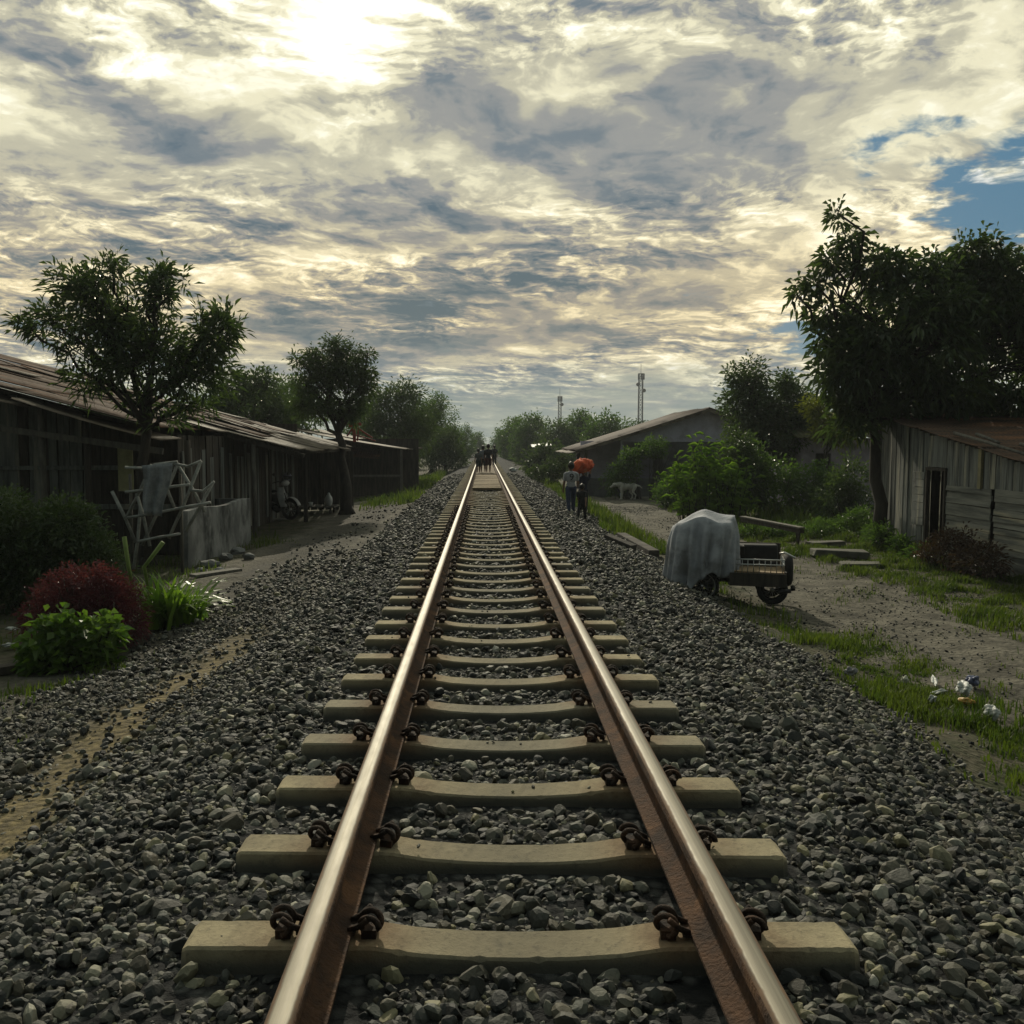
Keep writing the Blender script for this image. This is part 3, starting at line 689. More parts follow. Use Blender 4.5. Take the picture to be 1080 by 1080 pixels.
# left tree in front of the long house: spreading rosettes of long leaves
Y = 17.0; b = P(154, 560, Y); b = gz(b.x, Y)
tree('leafy_tree', 'open spreading tree with long pointed leaves rising before the rusty house roof', b, P(150, 432, Y)[:], 0.115,
     [pb(110, 335, Y, 62, 58), pb(62, 340, Y, 42, 20), pb(85, 300, Y, 38, 26), pb(118, 285, Y, 26, 20, None, 0.8), pb(170, 310, Y, 30, 30), pb(160, 370, Y, 55, 45), pb(222, 352, Y, 38, 34),
      pb(205, 395, Y, 48, 32), pb(95, 395, Y, 36, 26, None, 0.8), pb(170, 288, Y, 16, 12), pb(240, 340, Y, 16, 24), pb(30, 345, Y, 14, 9, None, 0.8), pb(200, 428, Y, 32, 14, None, 0.7), pb(150, 420, Y, 26, 18, None, 0.8), pb(175, 442, Y, 22, 10, None, 0.8)],
     (0.20, 0.050), L_dark, 41, clumps=160, per=12, spread=0.14, gap=0.75, twigs=0.3, wig=0.012, shell=0.55)
# round dark tree beyond the porch
Y = 29.0; b = P(366, 530, Y); b = gz(b.x, Y)
tree('round_tree', 'dense round crowned dark tree with a thick trunk beside the porch', b, P(358, 445, Y)[:], 0.16,
     [pb(345, 392, Y, 24, 30), pb(368, 388, Y, 22, 26), pb(354, 366, Y, 16, 12), pb(322, 406, Y, 15, 16), pb(384, 408, Y, 14, 22), pb(312, 378, Y, 8, 6), pb(387, 374, Y, 7, 7), pb(330, 378, Y, 12, 9), pb(345, 430, Y, 34, 13), pb(320, 428, Y, 12, 12), pb(372, 432, Y, 20, 14)],
     (0.15, 0.055), L_dark, 42, clumps=360, per=10, spread=0.18, gap=0.6, twigs=0.25)
for (px, py, Y, rx, ry, lm_, lab, sd) in (
        (262, 425, 37, 55, 36, L_dark, 'low wide dark tree behind the porch roof, between the spreading and the round tree', 43),
        (300, 430, 41, 40, 30, L_mid, 'bushy yellow green topped tree half hidden behind the round dark tree', 44),
        (418, 438, 48, 40, 36, L_dark, 'dark bushy tree standing behind the far dark stall', 45),
        (382, 448, 52, 22, 24, L_mid, 'pale leaved tree showing behind the red roof frame', 451),
        (455, 452, 66, 30, 36, L_mid, 'grey green tree with stepped outline beside the track, nearest the left rail line', 46),
        (470, 474, 60, 22, 24, L_dark, 'low dark roadside tree under the grey green stepped one', 47),
        (489, 468, 100, 13, 20, L_mid, 'small pale distant tree just left of the far end of the rails', 48)):
    c = P(px, py, Y); bs_ = gz(c.x, Y)
    tree('bushy_tree', lab, bs_, (c.x, Y, c.z - ry * Y / F * 0.7), 0.14, [pb(px, py, Y, rx, ry), pb(px - rx * .55, py + ry * .35, Y, rx * .55, ry * .6), pb(px + rx * .5, py + ry * .4, Y, rx * .6, ry * .6),
         pb(px + rx * .2, py - ry * .6, Y, rx * .45, ry * .45), pb(px - rx * .35, py - ry * .45, Y, rx * .4, ry * .4)], (0.22, 0.085), lm_, sd, clumps=105, per=10, spread=0.3, gap=0.6, twigs=0.10)
# right hand side trees
Y = 20.6; b = gz(P(929, 575, Y).x, Y)
tree('big_tree', 'tall broad tree with a straight dark trunk and drooping outer sprigs beside the shed', b, P(922, 425, Y)[:], 0.14,
     [pb(965, 345, Y, 78, 72), pb(1035, 325, Y, 58, 56), pb(908, 372, Y, 40, 52), pb(1075, 385, Y, 60, 50, None, 0.6), pb(985, 410, Y, 80, 36, None, 0.55), pb(928, 282, Y, 38, 20), pb(985, 285, Y, 36, 18), pb(1042, 272, Y, 32, 20), pb(1018, 262, Y, 18, 10),
      pb(896, 248, Y, 8, 22, 0.25, 1.3), pb(884, 226, Y, 7, 7, 0.2, 1.4), pb(876, 276, Y, 13, 14, 0.3), pb(862, 300, Y, 22, 7, 0.3, 1.2), pb(842, 312, Y, 6, 13, 0.2, 1.3), pb(872, 352, Y, 12, 34, 0.35), pb(882, 395, Y, 24, 22), pb(1130, 330, Y, 60, 60), pb(905, 428, Y, 34, 16), pb(900, 452, Y, 24, 16, None, 0.8), pb(945, 432, Y, 40, 12, None, 0.7), pb(1010, 428, Y, 44, 16, None, 0.7), pb(1068, 425, Y, 40, 22, None, 0.7), pb(1060, 300, Y, 40, 40, None, 0.8), pb(870, 330, Y, 14, 10, 0.3)],
     (0.23, 0.082), L_dark, 51, clumps=165, per=12, spread=0.21, gap=0.70, twigs=0.14, wig=0.012, droop=0.45)
Y = 34; c = P(806, 430, Y)
tree('dark_tree', 'dark two peaked tree standing behind the tall green reeds', gz(c.x, Y), P(806, 470, Y)[:], 0.15,
     [pb(787, 402, Y, 24, 22), pb(790, 430, Y, 30, 34), pb(828, 430, Y, 30, 32), pb(831, 403, Y, 11, 14), pb(812, 462, Y, 48, 34), pb(850, 436, Y, 14, 22)], (0.20, 0.085), L_dark, 52, clumps=230, per=9, spread=0.24, gap=0.6, twigs=0.15)
Y = 31; c = P(880, 450, Y)
tree('yellow_tree', 'small yellow green tree between the dark tree and the tall trunk', gz(P(868, 500, Y).x, Y), P(872, 478, Y)[:], 0.07,
     [pb(880, 456, Y, 26, 15), pb(862, 430, Y, 18, 16), pb(896, 446, Y, 16, 16)], (0.16, 0.06), L_yellow, 53, clumps=420, per=8, spread=0.2, gap=0.3, twigs=0.2)
# far trees both sides of the line, and behind the right hand house
far = [(540, 462, 110, 16, 22, 61, 'rounded dark tree, first on the right of the far rails'), (560, 460, 96, 24, 24, 62, 'broad dark tree second to the right of the far rails'), (590, 466, 84, 26, 22, 63, 'dark tree under the short mast'),
       (612, 456, 90, 24, 22, 64, 'tall dark tree just right of the short mast'), (640, 458, 80, 28, 22, 65, 'wide flat topped tree under the tall mast'), (672, 462, 100, 30, 16, 66, 'low tree at the foot of the tall mast'),
       (526, 470, 150, 9, 17, 67, 'pale hazy tree beside the vanishing point, right of the gap'), (503, 470, 170, 9, 15, 68, 'pale hazy tree beside the vanishing point, left of the gap'),
       (575, 482, 62, 26, 14, 69, 'low shrubby tree over the roadside sheds'), (700, 462, 95, 26, 14, 70, 'tree top peeping over the lilac house roof'), (760, 452, 90, 40, 20, 71, 'far tree behind the lilac house ridge'),
       (420, 470, 80, 30, 20, 72, 'far tree behind the dark stall'), (250, 440, 70, 60, 26, 73, 'far low tree beyond the long rusty roof'), (120, 440, 75, 80, 26, 74, 'far tree behind the spreading tree'),
       (1000, 440, 60, 60, 40, 75, 'tree behind the shed roof')]
for (px, py, Y, rx, ry, sd, lab) in far:
    c = P(px, py, Y)
    tree('distant_tree', lab, gz(c.x, Y), (c.x, Y, c.z - ry * Y / F * 0.6), 0.16, [pb(px, py, Y, rx, ry), pb(px - rx * .5, py + ry * .4, Y, rx * .5, ry * .6), pb(px + rx * .55, py + ry * .35, Y, rx * .5, ry * .6), pb(px + rx * .1, py - ry * .55, Y, rx * .45, ry * .45),
         pb(px, py + ry * 1.1, Y, rx * .9, ry * .8)], (0.34, 0.15), L_mid if sd % 3 else L_dark, sd, clumps=60, per=9, spread=0.42, gap=0.5, twigs=0.08, group='trees in the distance')
# shrubs
def at(px, py, z=None):
    g = G(px, py, -0.85 if z is None else z); return g
Yb = 27.5
def reeds():
    base = np.array(gz(P(752, 545, Yb).x, Yb)); root = thing('tall_reeds', 'bright green clump of tall ragged reeds on the far side of the dirt road', 'reeds', tuple(base)); rg = np.random.default_rng(181); cr = Crown(181); mb = MB()
    for k in range(120):
        a = rg.uniform(0, 2 * np.pi); rr = math.sqrt(rg.uniform()); bx, by = base[0] + rr * math.cos(a) * 1.05, base[1] + rr * math.sin(a) * 0.7; H = (2.75 - 1.5 * rr ** 1.5) * rg.uniform(0.62, 1.08) + (0.25 if bx < base[0] else -0.1); b0 = np.array([bx, by, Tz(bx, by) - 0.04]); ln = np.array([(bx - base[0]) * 0.30 + rg.normal(0, 0.16), rg.normal(0, 0.12), 0])
        pts = [b0 + ln * t ** 1.6 + np.array([0, 0, H * t]) for t in (0, 0.35, 0.7, 1.0)]; mb.tube(pts, [0.012, 0.010, 0.007, 0.003], 5)
        m_ = int(9 + H * 5); tt = rg.uniform(0.12, 1.0, m_); pos = np.array([b0 + ln * t ** 1.6 + np.array([0, 0, H * t]) for t in tt]); az = rg.uniform(0, 2 * np.pi, m_); d = np.stack([np.cos(az), np.sin(az), rg.uniform(0.2, 1.3, m_)], -1)
        V, F_ = leaves(pos, d, rg.uniform(0.22, 0.48, m_), rg.uniform(0.030, 0.060, m_), rg, 0.45); cr.put(V, F_)
    mb.build('stem', M_bark, root); cr.build('foliage', L_bright, root)
reeds()
Yb = 28.6
bush('dark_thicket', 'shadowy dark green thicket just right of and behind the bright reeds', gz(P(770, 545, Yb).x, Yb), [pb(766, 512, Yb, 30, 34), pb(790, 500, Yb, 24, 34), pb(748, 525, Yb, 20, 22), pb(778, 470, Yb, 18, 20)], (0.17, 0.07), L_dark, 811, clumps=230, per=9, spread=0.2, gap=0.5)
Yb = 28.5
bush('leafy_shrub', 'dark green leafy shrub between the reeds and the small mauve house', gz(P(825, 545, Yb).x, Yb), [pb(815, 515, Yb, 38, 34), pb(850, 520, Yb, 28, 30), pb(795, 490, Yb, 22, 22), pb(872, 512, Yb, 20, 26)], (0.17, 0.07), L_mid, 82, clumps=230, per=9, spread=0.2, gap=0.65)
Yb = 23
bush('low_weeds', 'low leafy weeds at the foot of the shrubs behind the bench', gz(P(860, 560, Yb).x, Yb), [pb(800, 562, Yb, 40, 9), pb(860, 560, Yb, 45, 12), pb(905, 550, Yb, 22, 16)], (0.11, 0.035), L_mid, 83, clumps=900, per=8, spread=0.08, up=0.9)
Yb = 38
bush('flowering_shrub', 'leafy shrub with pale flower heads against the lilac house front', gz(P(685, 525, Yb).x, Yb), [pb(662, 495, Yb, 14, 22), pb(690, 472, Yb, 16, 12), pb(648, 505, Yb, 14, 16), pb(668, 480, Yb, 10, 10)], (0.17, 0.06), L_mid, 84, clumps=330, per=8)
Yb = 46
bush('roadside_shrub', 'rounded dark shrub beside the road left of the orange umbrella', gz(P(585, 508, Yb).x, Yb), [pb(583, 495, Yb, 14, 14), pb(565, 500, Yb, 10, 10)], (0.18, 0.07), L_dark, 85, clumps=300, per=8)
Yb = 17.2
bush('brown_shrub', 'withered reddish brown shrub leaning on the shed planks', gz(8.55, 16.9), [((8.45, 16.6, -0.45), (0.40, 0.6, 0.42)), ((8.45, 15.7, -0.55), (0.35, 0.6, 0.34)), ((8.3, 17.3, -0.62), (0.25, 0.3, 0.22))], (0.09, 0.035), L_brown, 86, clumps=900, per=8, spread=0.09)
bush('shed_weeds', 'tall weeds growing against the foot of the shed near its corner', gz(8.75, 20.2), [((8.7, 20.4, -0.6), (0.25, 0.7, 0.3)), ((8.75, 19.3, -0.68), (0.2, 0.4, 0.2)), ((8.6, 18.2, -0.72), (0.25, 0.4, 0.16))], (0.13, 0.04), L_mid, 861, clumps=700, per=8, spread=0.08, up=1.0)
bush('leafy_shrub', 'dark leafy shrub before the small mauve house, beside the big trunk', gz(P(900, 540, 26).x, 26), [pb(896, 508, 26, 18, 28), pb(880, 525, 26, 20, 20), pb(908, 530, 26, 12, 18)], (0.16, 0.06), L_dark, 862, clumps=300, per=9, spread=0.16, gap=0.6)
bush('leafy_shrub', 'low green shrub between the dog and the tall reeds', gz(P(705, 535, 33).x, 33), [pb(702, 520, 33, 16, 16), pb(716, 528, 33, 12, 12)], (0.17, 0.06), L_mid, 863, clumps=330, per=9, spread=0.16, gap=0.5)
# left garden plants
Yb = 12.6
bush('dark_hedge', 'tall dark green hedge filling the yard before the long house', gz(-6.1, Yb), [pb(60, 575, Yb, 62, 48, 0.7), pb(-10, 565, Yb, 60, 55, 0.7), pb(20, 610, Yb, 70, 40, 0.6), pb(98, 600, Yb, 34, 42, 0.6), pb(70, 545, Yb, 26, 22, 0.5), pb(-90, 600, Yb, 70, 70, 0.8)], (0.085, 0.036), L_dark, 87, clumps=1300, per=9, spread=0.10, gap=0.25)
Yb = 9.75
bush('red_shrub', 'domed purple red leaved shrub in the garden behind the broad leaved plant', gz(P(88, 690, Yb).x, Yb), [pb(88, 642, Yb, 58, 42, 0.5), pb(52, 650, Yb, 26, 34, 0.4), pb(128, 650, Yb, 24, 40, 0.4), pb(90, 612, Yb, 40, 16, 0.35)], (0.055, 0.018), L_red, 88, clumps=3000, per=9, spread=0.06, gap=0.15, shell=0.3)
Yb = 8.9
bush('broad_leaved_plant', 'bright green broad leaved plant in front of the red shrub', gz(P(75, 720, Yb).x, Yb), [pb(60, 668, Yb, 32, 22, 0.25), pb(98, 668, Yb, 30, 22, 0.25), pb(78, 695, Yb, 48, 28, 0.3), pb(45, 690, Yb, 22, 22, 0.25)], (0.12, 0.085), L_plant, 89, clumps=1000, per=6, spread=0.07, gap=0.1, up=0.7, shell=0.35, droop=0.35)
# strap leaved plant with tall stalks
def strap_plant():
    base = np.array(gz(P(178, 662, 10.7).x, 10.7)); root = thing('strap_leaved_plant', 'green strap leaved plant with arching blades and two tall pale stalks by the gravel', 'plant', tuple(base))
    rg = np.random.default_rng(90); Vs, Fs, o_ = [], [], 0
    for i in range(210):
        a = rg.uniform(0, 2 * np.pi); L = rg.uniform(0.45, 0.95); lean = rg.uniform(0.35, 1.1); b0 = base + np.array([rg.normal(0, 0.16), rg.normal(0, 0.12), 0.0]); w = rg.uniform(0.017, 0.036)
        d = np.array([math.cos(a), math.sin(a), 0]); sd = np.array([-math.sin(a), math.cos(a), 0]); vs = []
        for k in range(6):
            t = k / 5; p = b0 + d * L * lean * (t ** 1.3) * 0.8 + np.array([0, 0, 1]) * L * (t - 0.62 * lean * t ** 2.4)
            ww = w * (1 - t ** 2.5) + 0.001; vs += [p - sd * ww, p + sd * ww + np.array([0, 0, 0.006])]
        q = np.array([[2 * k, 2 * k + 1, 2 * k + 3, 2 * k + 2] for k in range(5)]); Vs.append(np.array(vs)); Fs.append(q + o_); o_ += 12
    np_obj('foliage', np.concatenate(Vs) - base, [np.concatenate(Fs)], L_bright, root)
    for px, py, qx, qy in ((136, 600, 131, 566), (152, 598, 172, 572)):
        m = MB(); a = P(px + 8, 640, 10.7); b1 = P(px, py, 10.7); c = P(qx, qy, 10.7); m.tube([a, b1, c], [0.016, 0.024, 0.028], 7); m.build('stalk', mat('stalk_green', (0.16, 0.22, 0.05), (0.10, 0.15, 0.03), 8, 0.6), root)
strap_plant()

# ------------------------------------------------------------------ grass: one object, nobody could count it
def grass():
    rg = np.random.default_rng(101); VV, FF, o_ = [], [], 0
    def zone(x0, x1, y0, y1, dens, h, fn, wid=0.006, lean=0.5):
        nonlocal o_
        n = int((x1 - x0) * (y1 - y0) * dens); x = rg.uniform(x0, x1, n); y = rg.uniform(y0, y1, n)
        ok = rg.uniform(size=n) < fn(x, y) * np.clip(0.66 + 1.15 * sn(x + 0.3 * sn(x, y, 3), y, 5.7, 4) + 0.5 * sn(x, y, 13, 6), 0.03, 1); x, y = x[ok], y[ok]; n = len(x); z = T(x, y) - 0.01
        H = h * rg.uniform(0.4, 1.3, n) * (0.85 + 0.55 * np.clip(sn(x, y, 2.2, 5), -1, 1) + 0.5 * np.clip(sn(x, y, 6.1, 9), -0.5, 1)); a = rg.uniform(0, 2 * np.pi, n); l = rg.uniform(0.1, 1.0, n) * lean
        d = np.stack([np.cos(a), np.sin(a), 0 * a], -1); s = np.stack([-np.sin(a), np.cos(a), 0 * a], -1); b = np.stack([x, y, z], -1); up = np.array([0, 0, 1.0])
        w = (wid * rg.uniform(0.6, 1.4, n))[:, None]; H = H[:, None]; l = l[:, None]
        p1 = b + up * H * 0.55 + d * H * l * 0.3; p2 = b + up * H * (1 - 0.35 * l) + d * H * l * 0.95
        V = np.stack([b - s * w, b + s * w, p1 + s * w * 0.8, p1 - s * w * 0.8, p2], 1).reshape(-1, 3); i = np.arange(n)[:, None] * 5 + o_
        VV.append(V); FF.append(np.concatenate([i + [[0, 1, 2]], i + [[0, 2, 3]], i + [[3, 2, 4]]], 0)); o_ += len(V)
    cl = lambda v: np.clip(v, 0, 1)
    zone(2.7, 5.4, 5.5, 11.5, 4600, 0.095, lambda x, y: cl(1.25 - np.abs(x - 3.9 + 0.3 * sn(x, y, 1.1, 3)) / 0.72) * cl(0.62 + 1.0 * sn(x, y, 2.3, 8) + 0.5 * sn(x, y, 6.3, 2)) * cl((11.3 - y)))
    zone(2.8, 4.3, 11.5, 20, 1300, 0.17, lambda x, y: cl(1.25 - np.abs(x - 3.55 + 0.25 * sn(x, y, 0.8, 3)) / 0.42) * cl(0.30 + 1.0 * sn(x, y, 1.6, 8) + 0.5 * sn(x, y, 5.3, 2)), 0.008)
    zone(2.6, 4.6, 20, 52, 520, 0.26, lambda x, y: cl(1.25 - np.abs(x - 3.45 + 0.25 * sn(x, y, 0.8, 3)) / 0.6) * cl(0.45 + 0.9 * sn(x, y, 1.1, 8) + 0.5 * sn(x, y, 4.1, 2)), 0.014)
    zone(5.9, 9.0, 8, 22.5, 1900, 0.13, lambda x, y: cl((x - 6.35 + 0.35 * sn(x, y, 0.9, 2)) / 0.5) * cl(1.0 + 0.8 * sn(x, y, 1.9, 12) + 0.5 * sn(x, y, 5.1, 2)), 0.008)
    zone(5.6, 12, 22.5, 33, 240, 0.24, lambda x, y: cl((x - 6.3 + 0.5 * sn(x, y, 0.7, 2)) / 0.7) * cl(0.7 + 0.8 * sn(x, y, 1.4, 3)), 0.014)
    zone(7.2, 9.2, 25, 37, 300, 0.45, lambda x, y: cl(0.6 + 0.8 * sn(x, y, 1.0, 3)) * cl((x - 7.2)), 0.016)
    zone(4.0, 9.0, 7, 18, 260, 0.08, lambda x, y: cl(sn(x, y, 2.3, 14) * 1.5 - 0.3), 0.006)
    zone(-5.2, -3.0, 5.5, 9.2, 1100, 0.10, lambda x, y: cl((-x - 3.3 + 0.3 * sn(x, y, 1.4, 3)) / 0.4) * cl(0.05 + 0.9 * sn(x, y, 2.3, 3)))
    zone(-6.5, -3.2, 10.0, 24, 320, 0.16, lambda x, y: cl((-x - 4.3 + 0.4 * sn(x, y, 0.9, 3)) / 0.5) * cl(0.15 + 0.9 * sn(x, y, 1.4, 3)), 0.008)
    zone(-4.4, -2.4, 30, 60, 160, 0.32, lambda x, y: cl(0.4 + 0.9 * sn(x, y, 0.7, 3)), 0.02)
    zone(-5.6, -3.9, 33.5, 36.5, 300, 0.16, lambda x, y: cl(0.5 + 0.8 * sn(x, y, 1.2, 3)), 0.014)
    o = np_obj('grass', np.concatenate(VV), [np.concatenate(FF)], L_grass); tag(o, 'short green grass and weeds along the verges and yards', 'grass', kind='stuff')
grass()

# ------------------------------------------------------------------ plank shed on the right
def plank_shed():
    X0, Y0, Y1 = 9.05, 21.2, 14.4; zg = -0.9
    eave = lambda y: 2.09 - (21.3 - y) * 0.166                      # height of the sloping top edge of the wall
    root = thing('plank_shed', 'weathered grey plank shed with a dark open doorway and a low rusty roof', 'shed', (X0, 18.0, zg))
    dy0, dy1 = P(963, 560, 18).y, 0
    def yat(px):                                                     # where the wall plane is seen at this column
        d = ray(px, 540); return d.y * (X0 - CX) / d.x
    ya, yb = yat(977.5), yat(997); yw0, yw1 = yat(1045), yat(1049)
    zt = CZ - (494 - VPY) / F * ya                                   # lintel
    # vertical boards left of the door
    m = MB(); y = Y0
    while y > ya + 0.02:
        w = random.uniform(0.16, 0.26); y2 = max(y - w, ya + 0.01); yc = (y + y2) / 2
        if not (yat(962) > yc > yat(955.5) and False):
            top = eave(yc) - random.uniform(0.0, 0.05); bot = zg + random.uniform(0.02, 0.10)
            m.box((X0 + random.uniform(-0.015, 0.015), yc, (top + bot) / 2), (0.022, y - y2 - 0.012, top - bot), rx=random.gauss(0, 0.014), rz=random.gauss(0, 0.03), jit=0.010)
        y = y2
    for k in range(7): m.box((X0 - 0.024, (yat(963) + yat(975)) / 2, zt - 0.15 - k * 0.16), (0.018, yat(963) - yat(975), 0.15), rx=random.gauss(0, 0.01), jit=0.004)
    m.build('vertical_boards', M_woodv, root)
    # horizontal lapped planks right of the door
    m = MB(); z = zg + 0.05; zw = CZ - (512 - VPY) / F * yat(1000)
    while z < zw:
        h = random.uniform(0.10, 0.135)
        for (p, q) in ((yb, yw0), (yw1, Y1 - 0.4)):
            q2 = q
            m.box((X0 + random.uniform(-0.012, 0.012), (p + q2) / 2, z + h / 2), (0.02, p - q2, h - 0.008), rx=random.gauss(0, 0.004), ry=0.10, jit=0.010)
        z += h
    m.build('horizontal_planks', M_wood, root)
    # short upright boards under the roof
    m = MB(); y = yb
    while y > Y1 - 0.4:
        w = random.uniform(0.16, 0.24); yc = y - w / 2; top = eave(yc) - 0.03
        if top > zw + 0.05: m.box((X0 + 0.012 + random.uniform(-0.008, 0.008), yc, (top + zw) / 2), (0.02, w - 0.014, top - zw - 0.015), jit=0.006)
        y -= w
    yc = (ya + yb) / 2; top = eave(yc) - 0.02; m.box((X0, yc, (top + zt) / 2 + 0.02), (0.022, ya - yb - 0.01, top - zt - 0.04), jit=0.004)
    m.build('upper_boards', M_woodv, root)
    m = MB(); yp = yat(1034); m.box((X0 - 0.03, yp, (eave(yp) + zw) / 2), (0.05, 0.10, eave(yp) - zw)); m.build('pale_post', mat('yellowed_post', (0.30, 0.27, 0.15), (0.2, 0.18, 0.11), 5, 0.9), root)
    m = MB()
    for yy, w in ((ya + 0.0, 0.06), (yb, 0.06)): m.box((X0 - 0.01, yy, (zg + zt) / 2), (0.07, w, zt - zg))
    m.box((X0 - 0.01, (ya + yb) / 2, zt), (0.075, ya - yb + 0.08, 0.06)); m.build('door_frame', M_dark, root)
    m = MB(); m.box((X0 - 0.02, Y0 + 0.04, (zg + eave(Y0)) / 2), (0.09, 0.09, eave(Y0) - zg)); m.box((X0 + 0.06, 17.6, (zg + eave(17.6)) / 2 - 0.03), (0.07, 0.07, eave(17.6) - zg - 0.1)); m.build('corner_post', M_pole, root)
    # the other walls, dark inside
    m = MB(); X2 = 13.2
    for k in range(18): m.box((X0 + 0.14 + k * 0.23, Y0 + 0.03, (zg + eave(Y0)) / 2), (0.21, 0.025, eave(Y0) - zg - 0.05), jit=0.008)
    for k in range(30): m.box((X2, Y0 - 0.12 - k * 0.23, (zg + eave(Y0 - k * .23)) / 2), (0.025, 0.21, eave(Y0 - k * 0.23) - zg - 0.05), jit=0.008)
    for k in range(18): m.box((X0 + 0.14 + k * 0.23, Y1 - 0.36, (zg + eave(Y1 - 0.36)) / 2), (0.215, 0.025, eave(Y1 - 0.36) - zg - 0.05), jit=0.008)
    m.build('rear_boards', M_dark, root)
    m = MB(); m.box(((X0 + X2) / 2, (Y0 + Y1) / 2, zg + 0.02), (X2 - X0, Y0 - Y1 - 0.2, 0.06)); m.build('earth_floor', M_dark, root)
    # roof of overlapping sheets
    m = MB(); r = lambda x, y, d=0: (x, y, eave(y) + 0.05 + d)
    for i in range(6):
        y0 = Y0 + 0.45 - i * 1.24; y1 = y0 - 1.34; d = 0.012 * (i % 2)
        if y1 < Y1 - 0.5: y1 = Y1 - 0.5
        e0, e1 = X0 - 0.22 + random.uniform(-0.10, 0.06), X0 - 0.22 + random.uniform(-0.10, 0.06)
        m.corrugated(r(e0, y1, d), r(X2 + 0.3, y1, d), r(X2 + 0.3, y0, d + 0.03), r(e1, y0, d + 0.03), 0.09, 0.010, 0.006, 0.01)
    m.build('roof', M_roof, root)
    m = MB()
    for px, qx, xo in ((1006, 1085, -0.05), (1044, 1100, 0.5), (1062, 1110, 1.0), (1010, 1040, 0.3)):
        ya_, yb_ = yat(px), yat(qx); m.tube([r(X0 + xo, ya_, 0.09), r(X0 + xo * 0.8, (ya_ + yb_) / 2, 0.10), r(X0 + xo * 0.6, yb_, 0.09)], [0.035, 0.03, 0.026], 7)
    m.build('roof_pole', M_pole, root)
    # rafters
    m = MB()
    for xx in (X0 + 0.05, X0 + 2, X2 - 0.05): m.beam((xx, Y0 + 0.35, eave(Y0 + 0.35) - 0.01), (xx, Y1 - 0.4, eave(Y1 - 0.4) - 0.01), 0.06, 0.07)
    m.build('rafter', M_dark, root)
plank_shed()

# flat slabs and rubble by the big trunk
for i, (px, py, w, d, h, lab) in enumerate(((885, 586, 1.1, 0.5, 0.16, 'largest flat grey slab lying in the grass before the big trunk'), (872, 573, 0.8, 0.4, 0.12, 'smaller flat slab lying just behind the largest one'), (907, 595, 0.7, 0.35, 0.13, 'broken slab nearest the shed corner'))):
    g = G(px, py, -0.84); m = MB(); m.box((g.x, g.y, Tz(g.x, g.y) + h / 2 - 0.02), (w, d, h), rz=random.uniform(-0.3, 0.3), ry=random.uniform(-0.06, 0.06), jit=0.04)
    tag(m.build('stone_slab', mat('slab_stone', (0.16, 0.155, 0.13), (0.09, 0.088, 0.075), 4, 0.95, 0.5, 20), bevel=0.02), lab, 'slab', 'slabs by the big tree')

